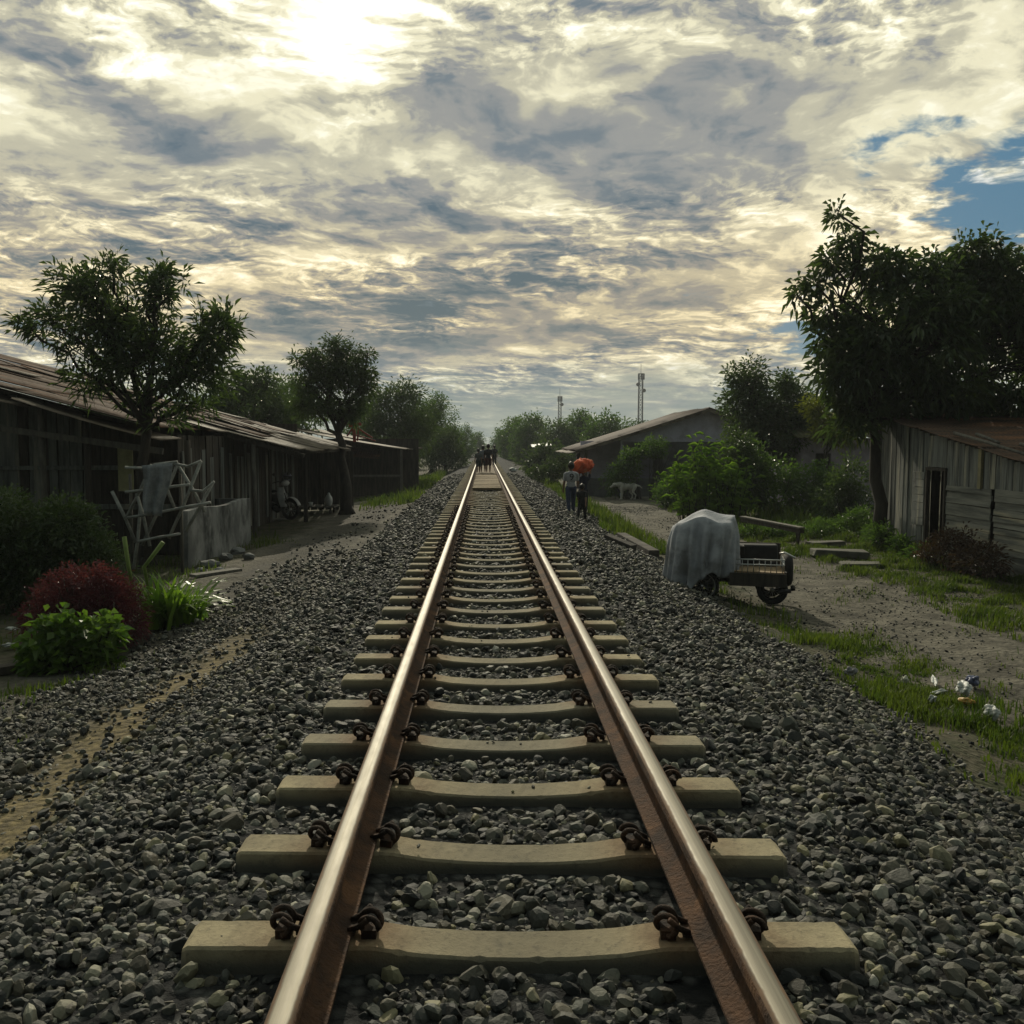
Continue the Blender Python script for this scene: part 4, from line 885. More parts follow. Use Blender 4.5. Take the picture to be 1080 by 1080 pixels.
# ------------------------------------------------------------------ lilac gabled house on the right
def lilac_house():
    Y = 40.0; zg = -0.92; A = P(745, 432, Y); eL = P(612, 474, Y); xr = 2 * A.x - eL.x; Y2 = 46.5
    root = thing('gabled_house', 'low house with a lilac gable end and an open porch under a brown roof', 'house', (A.x, Y, zg))
    w0 = P(700, 470, Y).x; sl = (A.z - eL.z) / (A.x - eL.x)
    zr = lambda x: A.z - abs(x - A.x) * sl
    # gable triangle and walls
    m = MB(); zb = P(700, 466, Y).z; xg = P(655, 466, Y).x
    pts = [(xg, Y, zb), (2 * A.x - xg, Y, zb), (2 * A.x - xg, Y, zr(xg) - 0.05), (A.x, Y, A.z - 0.06), (xg, Y, zr(xg) - 0.05)]
    n = len(pts); m._add(pts + [(a, b + 0.12, c) for a, b, c in pts], [tuple(range(n)), tuple(range(2 * n - 1, n - 1, -1))] + [(i, i + n, (i + 1) % n + n, (i + 1) % n) for i in range(n)], False)
    m.build('gable_wall', M_lilac, root)
    m = MB(); m.box(((w0 + xr - 0.5) / 2, Y + 0.10, (zg + zb) / 2 - 0.002), (xr - 0.5 - w0, 0.14, zb - zg)); m.box((w0 + 0.07, (Y + Y2) / 2 + 0.1, (zg + zb) / 2), (0.14, Y2 - Y, zb - zg)); m.box((xr - 0.5, (Y + Y2) / 2 + 0.1, (zg + zb) / 2), (0.14, Y2 - Y, zb - zg))
    m.box((A.x, Y2, (zg + zb) / 2), (xr - eL.x - 1, 0.14, zb - zg)); m.build('wall', M_block, root)
    # porch: low wall, posts, inner lilac wall
    xp = P(618, 500, Y).x
    m = MB(); m.box(((xp + w0) / 2, Y + 0.2, zg + 0.42), (w0 - xp - 0.02, 0.12, 0.84)); m.build('low_wall', M_block, root)
    for px in (618, 656): 
        m = MB(); x = P(px, 480, Y).x; m.box((x, Y + 0.05, (zg + zr(x)) / 2), (0.12, 0.12, zr(x) - zg - 0.06)); m.build('porch_post', M_lilac if px > 640 else M_pole, root)
    m = MB(); m.box(((xp + w0) / 2, Y + 2.4, 0.35), (w0 - xp, 0.10, 2.4)); m.build('porch_back_wall', M_lilac, root)
    m = MB(); o = 0.45
    m.corrugated((eL.x - 0.25, Y2, zr(eL.x - 0.25) + 0.05), (eL.x - 0.25, Y - o, zr(eL.x - 0.25) + 0.05), (A.x, Y - o, A.z + 0.05), (A.x, Y2, A.z + 0.05), 0.2, 0.025, 0.03, 0.03)
    m.corrugated((xr, Y - o, zr(xr) + 0.05), (xr, Y2, zr(xr) + 0.05), (A.x, Y2, A.z + 0.05), (A.x, Y - o, A.z + 0.05), 0.2, 0.025, 0.03, 0.03)
    m.build('roof', mat('brown_tiles', (0.12, 0.085, 0.07), (0.075, 0.058, 0.052), 2, 0.8, 0.2, 15, c3=(0.15, 0.12, 0.10)), root)
    m = MB(); m.beam((eL.x - 0.25, Y - o - 0.02, zr(eL.x - 0.25) - 0.04), (A.x, Y - o - 0.02, A.z - 0.04), 0.03, 0.14); m.beam((A.x, Y - o - 0.02, A.z - 0.04), (xr, Y - o - 0.02, zr(xr) - 0.04), 0.03, 0.14); m.build('bargeboard', M_roof2, root)
    m = MB()
    for k in range(3): m.corrugated((eL.x - 0.55, Y + 3 + k * 2, eL.z - 0.16), (eL.x - 0.55, Y - 0.2 + k * 2.2, eL.z - 0.16), (eL.x + 0.9, Y - 0.2 + k * 2.2, eL.z + 0.16), (eL.x + 0.9, Y + 3 + k * 2, eL.z + 0.16), 0.09, 0.012, 0.008)
    m.build('porch_sheet', M_roof2, root)
lilac_house()
# small mauve house, mostly hidden
def mauve_house():
    Y = 33.0; zg = -0.9; a = P(845, 470, Y); b = P(925, 470, Y); zt = P(880, 462, Y).z; root = thing('small_house', 'small mauve house with a dark window and a mossy roof, half hidden behind shrubs', 'house', (a.x, Y, zg))
    wx0, wx1, wz0, wz1 = P(873, 0, Y).x, P(890, 0, Y).x, P(0, 506, Y).z, P(0, 478, Y).z
    m = MB(); m.box(((a.x + wx0) / 2, Y, (zg + zt) / 2), (wx0 - a.x, 0.14, zt - zg)); m.box(((b.x + wx1) / 2, Y, (zg + zt) / 2), (b.x - wx1, 0.14, zt - zg))
    m.box(((wx0 + wx1) / 2, Y, (zg + wz0) / 2), (wx1 - wx0, 0.138, wz0 - zg)); m.box(((wx0 + wx1) / 2, Y, (zt + wz1) / 2), (wx1 - wx0, 0.138, zt - wz1))
    m.box((a.x + 0.07, Y + 2.5, (zg + zt) / 2), (0.14, 4.8, zt - zg - 0.01)); m.box((b.x - 0.07, Y + 2.5, (zg + zt) / 2), (0.14, 4.8, zt - zg - 0.01)); m.build('wall', M_mauve, root)
    m = MB(); m.box(((wx0 + wx1) / 2, Y + 0.25, (wz0 + wz1) / 2), (wx1 - wx0 + 0.3, 0.03, wz1 - wz0 + 0.3)); m.build('window', M_dark, root)
    m = MB(); zt2 = zt + 1.0
    m.corrugated((b.x + 0.3, Y - 0.4, zt + 0.02), (a.x - 0.3, Y - 0.4, zt + 0.02), (a.x - 0.3, Y + 2.6, zt2), (b.x + 0.3, Y + 2.6, zt2), 0.2, 0.02, 0.03)
    m.corrugated((a.x - 0.3, Y + 5.4, zt), (b.x + 0.3, Y + 5.4, zt), (b.x + 0.3, Y + 2.6, zt2), (a.x - 0.3, Y + 2.6, zt2), 0.2, 0.02, 0.03)
    m.build('roof', mat('mossy_roof', (0.13, 0.12, 0.055), (0.075, 0.075, 0.04), 3, 0.9, 0.3, 20), root)
mauve_house()

# ------------------------------------------------------------------ long rusty roofed house on the left, its porch, the far stall
def long_house():
    Yn, Yf, zg = 17.5, 31.0, -0.9; e = P(185, 457, Yn); s = 0.26
    root = thing('long_house', 'long low dark house under overlapping rusty roof sheets', 'house', (-9, Yn, zg))
    rz_ = lambda x: e.z + (e.x - x) * s
    m = MB(); W = 1.5; y = Yf; i = 0
    while y > Yn + 0.05:
        y0 = max(y - W, Yn); d = 0.03 * (i % 2) + random.uniform(0, 0.02)
        for (xa, xb, dz) in ((e.x + random.uniform(-0.40, 0.15), -9.4, 0.0), (-9.1, -13.2, 0.035), (-12.9, -17.5, 0.07)):
            m.corrugated((xa, y + 0.06, rz_(xa) + d + dz), (xa, y0, rz_(xa) + d + dz), (xb, y0, rz_(xb) + d + dz + 0.02), (xb, y + 0.06, rz_(xb) + d + dz + 0.02), 0.085, 0.012, 0.007, random.uniform(0.0, 0.05))
        y = y0; i += 1
    m.build('roof', M_roof, root)
    for k in range(16):
        xx, yy = random.uniform(-13, -6.6), random.uniform(Yn + 0.3, Yf - 2); w_, l_ = random.uniform(0.7, 1.0), random.uniform(1.2, 2.2); an = random.gauss(0, 0.07); q = lambda u, v: (xx + u * l_ * math.cos(an) - v * w_ * math.sin(an), yy + v * w_ * math.cos(an) + u * l_ * math.sin(an))
        z_ = lambda p, d: (p[0], p[1], rz_(p[0]) + d)
        m = MB(); d0 = random.uniform(0.09, 0.15); m.corrugated(z_(q(1, 1), d0), z_(q(1, 0), d0), z_(q(0, 0), d0 + 0.05), z_(q(0, 1), d0 + 0.03), 0.085, 0.012, 0.006, random.uniform(-0.03, 0.05)); m.build('patch_sheet', M_roof2 if k % 4 == 0 else M_roof, root)
    # ragged lower sheet along the near rake, and a fascia
    m = MB()
    for xa, xb, dz in ((-6.2, -9.0, -0.13), (-8.8, -12.5, -0.17)): m.corrugated((xa, Yn + 0.9, rz_(xa) + dz), (xa, Yn - 0.28, rz_(xa) + dz - 0.03), (xb, Yn - 0.35, rz_(xb) + dz), (xb, Yn + 0.9, rz_(xb) + dz + 0.03), 0.085, 0.012, 0.007, 0.04)
    m.build('rake_sheet', M_roof2, root)
    m = MB(); m.beam((-6.3, Yn + 0.1, rz_(-6.3) - 0.42), (-11, Yn + 0.1, rz_(-11) - 0.98), 0.05, 0.12); m.build('tie_beam', M_pole, root)
    for px, Yp, mt in ((45, 17.7, M_pole), (-40, 17.7, M_pole), (198, 17.8, M_dark), (92, 17.7, M_dark)):
        x = P(px, 500, Yp).x; m = MB(); zt = rz_(x) - 0.10; m.tube([(x, Yp, zg), (x + 0.02, Yp, (zg + zt) / 2), (x, Yp, zt)], 0.065, 8); m.build('post', mt, root)
    m = MB(); a, b = P(124, 470, 18.4), P(141, 518, 18.4); m.box(((a.x + b.x) / 2, 18.4, (a.z + b.z) / 2), (b.x - a.x, 0.03, a.z - b.z)); m.build('wall_panel', mat('yellowed_board', (0.42, 0.40, 0.22), (0.28, 0.27, 0.16), 4, 0.9), root)
    m = MB(); mp = MB(); x = -6.5
    while x > -16:
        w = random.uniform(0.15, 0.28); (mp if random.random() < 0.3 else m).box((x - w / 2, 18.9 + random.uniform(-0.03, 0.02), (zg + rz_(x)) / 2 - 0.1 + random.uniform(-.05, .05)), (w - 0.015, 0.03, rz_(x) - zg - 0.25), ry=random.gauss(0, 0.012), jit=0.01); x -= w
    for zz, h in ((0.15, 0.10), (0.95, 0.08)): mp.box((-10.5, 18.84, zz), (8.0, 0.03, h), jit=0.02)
    y = 19.0
    while y < Yf - 1:
        w = random.uniform(0.15, 0.28); mp.box((-6.37, y, (zg + rz_(-6.4)) / 2 - 0.2), (0.02, w, rz_(-6.4) - zg - random.uniform(0.2, 0.9)), jit=0.012); y += w * random.uniform(1.6, 5)
    mp.build('pale_boards', M_woodv, root)
    y = 18.9
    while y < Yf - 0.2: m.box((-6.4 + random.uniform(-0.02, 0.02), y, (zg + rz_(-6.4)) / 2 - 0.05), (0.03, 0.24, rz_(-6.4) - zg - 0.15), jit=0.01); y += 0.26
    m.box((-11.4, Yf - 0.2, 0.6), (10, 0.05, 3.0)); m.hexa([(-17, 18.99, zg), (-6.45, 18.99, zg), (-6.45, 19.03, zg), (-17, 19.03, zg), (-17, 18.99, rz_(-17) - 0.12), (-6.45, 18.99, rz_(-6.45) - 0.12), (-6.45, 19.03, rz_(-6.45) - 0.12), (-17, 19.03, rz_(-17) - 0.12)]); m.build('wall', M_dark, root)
long_house()
def porch():
    Yn, Yf, zg = 22.0, 31.5, -0.88; a, b = P(178, 440, Yn), P(322, 479, Yn); s = (a.z - b.z) / (b.x - a.x)
    root = thing('porch_roof', 'open porch with pale ragged sheet roof on posts over the parked motorbike', 'porch', (b.x, Yn, zg))
    rz_ = lambda x: b.z + (b.x - x) * s + 0.05
    m = MB(); y = Yf; i = 0
    while y > Yn + 0.05:
        y0 = max(y - 1.1, Yn); d = 0.02 * (i % 2) + random.uniform(0, 0.03); xa = b.x + random.uniform(-0.25, 0.10)
        m.corrugated((xa, y + 0.05, rz_(xa) + d), (xa, y0, rz_(xa) + d), (a.x, y0, rz_(a.x) + d), (a.x, y + 0.05, rz_(a.x) + d), 0.085, 0.012, 0.008, random.uniform(0, 0.05)); y = y0; i += 1
    m.build('roof', M_roof2, root)
    m = MB(); m.beam((a.x, Yn + 0.12, rz_(a.x) - 0.10), (b.x - 0.05, Yn + 0.12, rz_(b.x) - 0.10), 0.06, 0.10); m.beam((b.x - 0.3, Yn, rz_(b.x - .3) - 0.09), (b.x - 0.3, Yf, rz_(b.x - .3) - 0.09), 0.06, 0.10); m.build('roof_beam', M_dark, root)
    for px, Yp in ((268, 22.15), (214, 22.15), (322, 26.5), (338, 31)):
        x = P(px, 500, Yp).x; m = MB(); m.tube([(x, Yp, zg), (x, Yp, rz_(x) - 0.1)], 0.06, 8); m.build('post', M_pole if px == 268 else M_dark, root)
    mp = MB(); y = 22.7
    while y < 31: w = random.uniform(0.16, 0.3); mp.box((-7.22, y, (zg + rz_(-7.2)) / 2 - 0.2), (0.02, w, rz_(-7.2) - zg - random.uniform(0.3, 1.0)), jit=0.012); y += w * random.uniform(1.5, 5)
    mp.build('pale_boards', M_woodv, root)
    m = MB(); y = 22.6
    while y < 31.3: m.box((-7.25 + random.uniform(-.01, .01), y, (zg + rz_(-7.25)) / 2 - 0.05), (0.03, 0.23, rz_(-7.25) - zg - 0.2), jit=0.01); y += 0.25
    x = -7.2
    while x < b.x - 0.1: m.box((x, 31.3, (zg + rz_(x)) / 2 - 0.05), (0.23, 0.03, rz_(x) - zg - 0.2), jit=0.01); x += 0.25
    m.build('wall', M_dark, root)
porch()
def stall():
    Yn, Yf, zg = 37.5, 46, -0.9; a, b = P(325, 455, Yn), P(432, 474, Yn); s = (a.z - b.z) / (b.x - a.x)
    root = thing('roadside_stall', 'far dark stall with a shelf across its open front and a grey sheet roof', 'stall', (b.x, Yn, zg)); rz_ = lambda x: b.z + (b.x - x) * s
    m = MB()
    for i in range(6): m.corrugated((b.x + random.uniform(-.3, .1), Yn + 1.5 + i * 1.4, rz_(b.x)), (b.x + random.uniform(-.3, .1), Yn + i * 1.4, rz_(b.x)), (a.x - 1, Yn + i * 1.4, rz_(a.x - 1) + 0.02 * (i % 2)), (a.x - 1, Yn + 1.5 + i * 1.4, rz_(a.x - 1)), 0.1, 0.015, 0.01, 0.05)
    m.build('roof', M_roof2, root)
    m = MB(); m.corrugated((P(395, 0, Yn).x, Yn + 0.2, P(0, 484, Yn).z), (P(335, 0, Yn).x, Yn + 0.2, P(0, 478, Yn).z), (P(335, 0, Yn).x, Yn + 1.4, P(0, 470, Yn).z), (P(395, 0, Yn).x, Yn + 1.4, P(0, 474, Yn).z), 0.1, 0.012, 0.01); m.build('awning', M_roof, root)
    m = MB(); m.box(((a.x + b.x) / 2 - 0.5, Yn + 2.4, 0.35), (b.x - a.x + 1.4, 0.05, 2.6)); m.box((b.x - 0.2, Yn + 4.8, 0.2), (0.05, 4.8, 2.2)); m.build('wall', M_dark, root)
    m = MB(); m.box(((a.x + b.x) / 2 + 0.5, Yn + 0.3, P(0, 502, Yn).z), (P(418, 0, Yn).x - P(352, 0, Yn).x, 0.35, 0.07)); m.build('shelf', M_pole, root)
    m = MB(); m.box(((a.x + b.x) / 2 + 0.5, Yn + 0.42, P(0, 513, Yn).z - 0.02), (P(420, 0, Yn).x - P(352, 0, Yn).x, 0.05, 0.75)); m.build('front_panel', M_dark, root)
    for px in (352, 420):
        m = MB(); x = P(px, 0, Yn).x; m.box((x, Yn + 0.1, (zg + rz_(x)) / 2), (0.09, 0.09, rz_(x) - zg - 0.05)); m.build('post', M_pole, root)
stall()
m = MB(); Yr = 37.0; q = lambda px, py: P(px, py, Yr)
m.beam(q(374, 466), q(373, 446), 0.10, 0.12); m.beam(q(368, 449), q(381, 447), 0.10, 0.12); m.beam(q(375, 450), q(393, 462), 0.06, 0.06); m.beam(q(375, 447), q(366, 460), 0.06, 0.06); m.beam(q(374, 458), q(396, 465), 0.06, 0.05); m.beam(q(378, 452), q(377, 465), 0.06, 0.06)
tag(m.build('red_truss', mat('red_paint', (0.34, 0.045, 0.025), (0.22, 0.03, 0.02), 8, 0.6)), 'small red painted frame with slanting struts standing on the far stall roof', 'frame')
# overhead wire running into the spreading tree
m = MB(); a, b = P(-60, 353, 16.5), P(78, 402, 17.2); m.tube([a * (1 - t) + b * t - Vector((0, 0, 0.10 * 4 * t * (1 - t))) for t in [k / 12 for k in range(13)]], 0.008, 5)
tag(m.build('overhead_wire', M_rubber), 'thin black overhead wire sloping down to the spreading tree', 'wire')

# ------------------------------------------------------------------ concrete tank wall, bamboo rack, boards
def tank():
    a, b = gz(P(196, 600, 16.8).x, 16.8), gz(P(262, 572, 21.0).x, 21.0); root = thing('concrete_wall', 'old stained concrete wall streaked pale and black beside the bamboo rack', 'wall', a)
    A, B = Vector(a), Vector(b); A.z = B.z = -0.95; zt = P(196, 539, 16.8).z; m = MB(); d = (B - A).normalized(); n = Vector((-d.y, d.x, 0)); L = (B - A).length; th = 0.12
    def fn(u, v):
        p = A + d * (u * L) + Vector((0, 0, v * (zt - A.z + (0.03 * math.sin(u * 9) - 0.03 * u) * v)));
        return p + n * (0.008 * math.sin(u * 9 + v * 5) + 0.004 * math.sin(v * 9 + u * 40)), -n
    m.sheet(fn, 30, 8, th); m.build('front_wall', M_tank, root, bevel=0.012)
    m = MB(); m.beam(A + d * (L - 0.02) + n * 0.07 + Vector((0, 0, (zt - A.z) / 2)), A + d * (L - 0.02) + n * 0.75 + Vector((0, 0, (zt - A.z) / 2)), 0.11, zt - A.z - 0.05); m.build('return_wall', M_tank, root)
tank()
def rack():
    Y = 16.1; q = lambda px, py, dy=0.0: P(px, py, Y + dy); root = thing('bamboo_rack', 'crooked pale bamboo rack of crossed poles with bent top rails', 'rack', gz(q(165, 560).x, Y))
    for pts in (((132, 493), (155, 494), (163, 490), (187, 487)), ((183, 489), (198, 492), (212, 486)), ((132, 519), (150, 517), (200, 511)), ((200, 517), (214, 518), (226, 508)), ((134, 546), (160, 542), (194, 535), (222, 530)), ((146, 571), (166, 567), (190, 563))):
        m = MB(); m.tube([q(x, y, -0.05) for x, y in pts], 0.025, 7); m.build('rail_pole', M_bamboo, root)
    for k, ((x, y), (u, v)) in enumerate((((118, 518), (143, 572)), ((163, 489), (185, 538)), ((212, 486), (178, 568)), ((160, 490), (132, 548)), ((188, 488), (150, 575)), ((186, 488), (216, 540)), ((144, 520), (158, 576)), ((224, 510), (196, 560)), ((148, 535), (141, 600)))):
        m = MB(); m.tube([q(x, y, 0.02 * (k % 3)), q((x + u) / 2 + 1, (y + v) / 2, 0.02 * (k % 3)), q(u, v, 0.02 * (k % 3))], 0.030, 7); m.build('cross_pole', M_bamboo, root)
    for px in (137, 190):
        m = MB(); g = gz(q(px, 560).x, Y + 0.08); m.tube([(g[0], g[1], g[2] - 0.1), (g[0], g[1], q(px, 500).z)], 0.028, 6); m.build('post', M_pole, root)
    return root
rack()
def hung_sheet():
    Y = 16.02; a, b, c, d = P(150, 491, Y), P(182, 488, Y), P(172, 545, Y), P(152, 541, Y); m = MB()
    def fn(u, v):
        p = (a * (1 - u) + b * u) * (1 - v) + (d * (1 - u) + c * u) * v; return p + Vector((0.02 * math.sin(v * 6), -0.03 + 0.035 * math.sin(u * 14 + v * 2), 0)), (0, -1, 0)
    m.sheet(fn, 24, 12, 0.004)
    tag(m.build('hanging_cloth', mat('grey_net', (0.33, 0.345, 0.36), (0.19, 0.20, 0.21), 5, 0.9, 0.3, 30)), 'limp grey cloth hung over the bamboo rack', 'cloth')
hung_sheet()
def feet0(px, py):
    z = -0.5
    for _ in range(6): g = G(px, py, z); z = Tz(g.x, g.y)
    return Vector((g.x, g.y, z))
def plank(px, py, qx, qy, w, h, label, z=None, mt=None):
    a, b = G(px, py, -0.83), G(qx, qy, -0.83); a.z = Tz(a.x, a.y) + h / 2 + 0.03; b.z = Tz(b.x, b.y) + h / 2 + 0.03; m = MB(); m.beam(a, b, w, h)
    tag(m.build('loose_plank', mt or M_pole, bevel=0.006), label, 'plank', 'planks on the ground')
plank(203, 612, 252, 606, 0.22, 0.05, 'pale split plank lying on the gravel under the concrete wall')
plank(-20, 716, 66, 708, 0.16, 0.08, 'dark timber edging lying at the left border beyond the dirt path', mt=M_dark)
plank(268, 535 + 15, 300, 548, 0.30, 0.04, 'board lying on the ground beside the parked motorbike')
# rubble at the foot of the tank
for i, (px, py, s) in enumerate(((222, 598, 0.16), (238, 590, 0.12), (250, 584, 0.15), (232, 606, 0.10), (262, 592, 0.11), (212, 604, 0.09))):
    g = G(px, py, -0.83); b = bmesh.new(); bmesh.ops.create_icosphere(b, subdivisions=2, radius=s)
    for v in b.verts: v.co = Vector((v.co.x * 1.2, v.co.y, v.co.z * 0.7)) * random.uniform(0.75, 1.1)
    me = bpy.data.meshes.new('rubble'); b.to_mesh(me); b.free(); me.materials.append(M_tank); o = bpy.data.objects.new('rubble', me); link(o); o.location = (g.x, g.y, Tz(g.x, g.y) + s * 0.4)
    tag(o, 'rough lump of broken concrete at the foot of the stained wall', 'rubble', 'broken concrete by the wall')
# old timbers dumped on the ballast edge left of the cart
for px, py, qx, qy, lab in ((640, 570, 668, 582, 'dark old timber on the ballast edge, the one reaching nearest the rails'), (655, 568, 690, 588, 'second old timber lying alongside the first, its end nearest the covered cart')):
    a, b = feet0(px, py), feet0(qx, qy); m = MB(); dz = Vector((0, 0, 0.08 if 'second' in lab else 0.06)); m.beam(a + dz, b + dz, 0.20, 0.13)
    tag(m.build('old_timber', mat('old_timber_wood', (0.085, 0.075, 0.065), (0.040, 0.036, 0.033), 4, 0.95, 0.6, 20, c3=(0.14, 0.13, 0.115)), bevel=0.012), lab, 'timber', 'timbers on the ballast edge')
# long bench beyond the cart
def bench():
    a, b = P(783, 545, 23.4), P(846, 557, 21.0); root = thing('plank_bench', 'long dark plank bench with a pale worn edge behind the cart', 'bench', (*((a + b) / 2)[:2], Tz(a.x, a.y)))
    m = MB(); m.beam(a, b, 0.17, 0.04); m.build('seat', M_pole, root, bevel=0.006)
    m = MB(); m.beam(a - Vector((0, 0, 0.075)), b - Vector((0, 0, 0.075)), 0.12, 0.09); m.build('rail_board', M_dark, root)
    for t in (0.06, 0.94):
        p = a * (1 - t) + b * t
        for s in (-0.10, 0.10): m = MB(); m.tube([(p.x + s * .3, p.y + s, Tz(p.x, p.y) - 0.03), (p.x, p.y + s * 0.8, p.z - 0.03)], 0.03, 6); m.build('leg', M_dark, root)
bench()

# ------------------------------------------------------------------ cargo tricycle under its tarp
g0 = G(772, 634, -0.80); CB = Vector((g0.x, g0.y, Tz(g0.x, g0.y)))
ca = R(-14); cu = Vector((math.cos(ca), math.sin(ca), 0)); cv = Vector((-math.sin(ca), math.cos(ca), 0))
def cl_(u, v, z):
    if u > 0: u *= 0.66
    return CB + cu * u + cv * v + Vector((0, 0, z))
def wheel(root, c, ax, r, name='wheel', rim=M_rim, tyre=0.03):
    w = thing(name, None, None, c); w.parent = root; w.location = Vector(c) - Vector(root.location)
    for k in ('label', 'category'):
        if k in w: del w[k]
    def sub(nm, mb, mt): 
        me = bpy.data.meshes.new(nm); me.from_pydata([Vector(v) - Vector(c) for v in mb.v], [], mb.f); me.update(); me.polygons.foreach_set('use_smooth', mb.sm); me.materials.append(mt); o = bpy.data.objects.new(nm, me); link(o, w)
    m = MB(); m.torus(c, ax, r - tyre, tyre, 32, 8); sub('tyre', m, M_rubber)
    m = MB(); m.torus(c, ax, r - tyre * 2.1, tyre * 0.45, 32, 6); sub('rim', m, rim)
    a = Vector(ax).normalized(); x = a.orthogonal().normalized(); y = a.cross(x); m = MB(); m.tube([Vector(c) - a * 0.05, Vector(c) + a * 0.05], 0.028, 8)
    for k in range(14):
        t = 2 * math.pi * k / 14; m.tube([Vector(c) + a * (0.03 if k % 2 else -0.03), Vector(c) + (x * math.cos(t) + y * math.sin(t)) * (r - tyre * 2)], 0.003, 4)
    sub('spokes', m, M_chrome); return w
def cart():
    root = thing('cargo_tricycle', 'dark cargo tricycle with a railed wooden bed beside the gravel, half under a grey tarp', 'cargo cart', tuple(CB))
    H = 0.46
    m = MB()
    for k in range(7): m.beam(cl_(0.02, -0.36 + k * 0.12, H), cl_(1.02, -0.36 + k * 0.12, H - 0.01), 0.112, 0.025)
    m.build('deck', M_deck, root)
    m = MB(); m.beam(cl_(-0.05, -0.44, H - 0.10), cl_(1.06, -0.44, H - 0.10), 0.03, 0.18); m.build('side_board', M_dark, root)
    m = MB(); m.beam(cl_(0.0, 0.42, H + 0.15), cl_(1.02, 0.42, H + 0.15), 0.03, 0.36); m.beam(cl_(1.05, -0.42, H - 0.06), cl_(1.05, 0.40, H - 0.06), 0.03, 0.14); m.build('back_board', M_dark, root)
    m = MB(); m.box(cl_(0.52, 0.30, H + 0.17), (0.56, 0.16, 0.30), rz=ca, rx=-0.15, jit=0.02); m.build('seat_pad', mat('black_vinyl', (0.025, 0.026, 0.028), (0.016, 0.016, 0.018), 9, 0.5), root, bevel=0.03)
    m = MB()                                                        # wire guard
    for z, u0 in ((0.18, 0.05), (0.11, 0.05)): m.tube([cl_(u0, -0.43, H + z), cl_(0.98, -0.43, H + z), cl_(1.02, -0.40, H + z), cl_(1.02, 0.2, H + z)], 0.010, 6)
    for k in range(9): m.tube([cl_(0.06 + k * 0.115, -0.43, H - 0.02), cl_(0.06 + k * 0.115, -0.43, H + 0.18)], 0.006, 5)
    for k in range(5): m.tube([cl_(1.02, -0.38 + k * 0.14, H - 0.02), cl_(1.02, -0.38 + k * 0.14, H + 0.18)], 0.006, 5)
    m.build('guard_rail', M_chrome, root)
    m = MB()
    for v in (-0.33, 0.33): m.beam(cl_(-0.75, v, 0.33), cl_(1.05, v, 0.33), 0.04, 0.05)
    for u in (-0.7, 0.0, 0.78): m.beam(cl_(u, -0.36, 0.30), cl_(u, 0.36, 0.30), 0.04, 0.04)
    m.tube([cl_(-0.55, -0.33, 0.24), cl_(-0.55, -0.33, 0.9), cl_(-0.55, 0.33, 0.9), cl_(-0.55, 0.33, 0.24)], 0.02, 6); m.build('frame', M_iron, root)
    m = MB(); m.tube([cl_(0.94, -0.18, 0.70), cl_(1.05, -0.2, 0.72), cl_(1.24, -0.30, 0.66)], 0.016, 7); m.build('handle', M_chrome, root)
    m = MB(); m.torus(cl_(1.13, -0.05, 0.46), cu, 0.17, 0.06, 28, 10); m.build('spare_tyre', M_rubber, root)
    m = MB(); m.tube([cl_(1.16, -0.38, 0.25), cl_(1.24, -0.38, 0.26)], 0.04, 8); m.tube([cl_(0.9, -0.42, 0.20), cl_(1.16, -0.42, 0.22)], 0.03, 7); m.build('hub_fitting', M_iron, root)
    wheel(root, cl_(0.80, -0.30, 0.21), cv, 0.21, rim=M_iron, tyre=0.04); wheel(root, cl_(0.80, 0.36, 0.21), cv, 0.21, rim=M_iron, tyre=0.04); wheel(root, cl_(-0.42, -0.36, 0.235), cv, 0.235, tyre=0.026)
    # the motorcycle half that the tarp hides
    m = MB(); m.tube([cl_(-0.62, 0.05, 0.36), cl_(-0.55, 0.05, 1.04)], 0.03, 8); m.tube([cl_(-0.58, -0.32, 1.06), cl_(-0.55, 0.05, 1.04), cl_(-0.58, 0.40, 1.06)], 0.014, 7); m.box(cl_(-0.12, 0.05, 0.72), (0.55, 0.26, 0.12), rz=ca); m.box(cl_(-0.25, 0.05, 0.50), (0.4, 0.24, 0.34), rz=ca); m.build('motor_body', M_iron, root, bevel=0.02)
    wheel(root, cl_(-0.66, 0.05, 0.25), cv, 0.25)
cart()
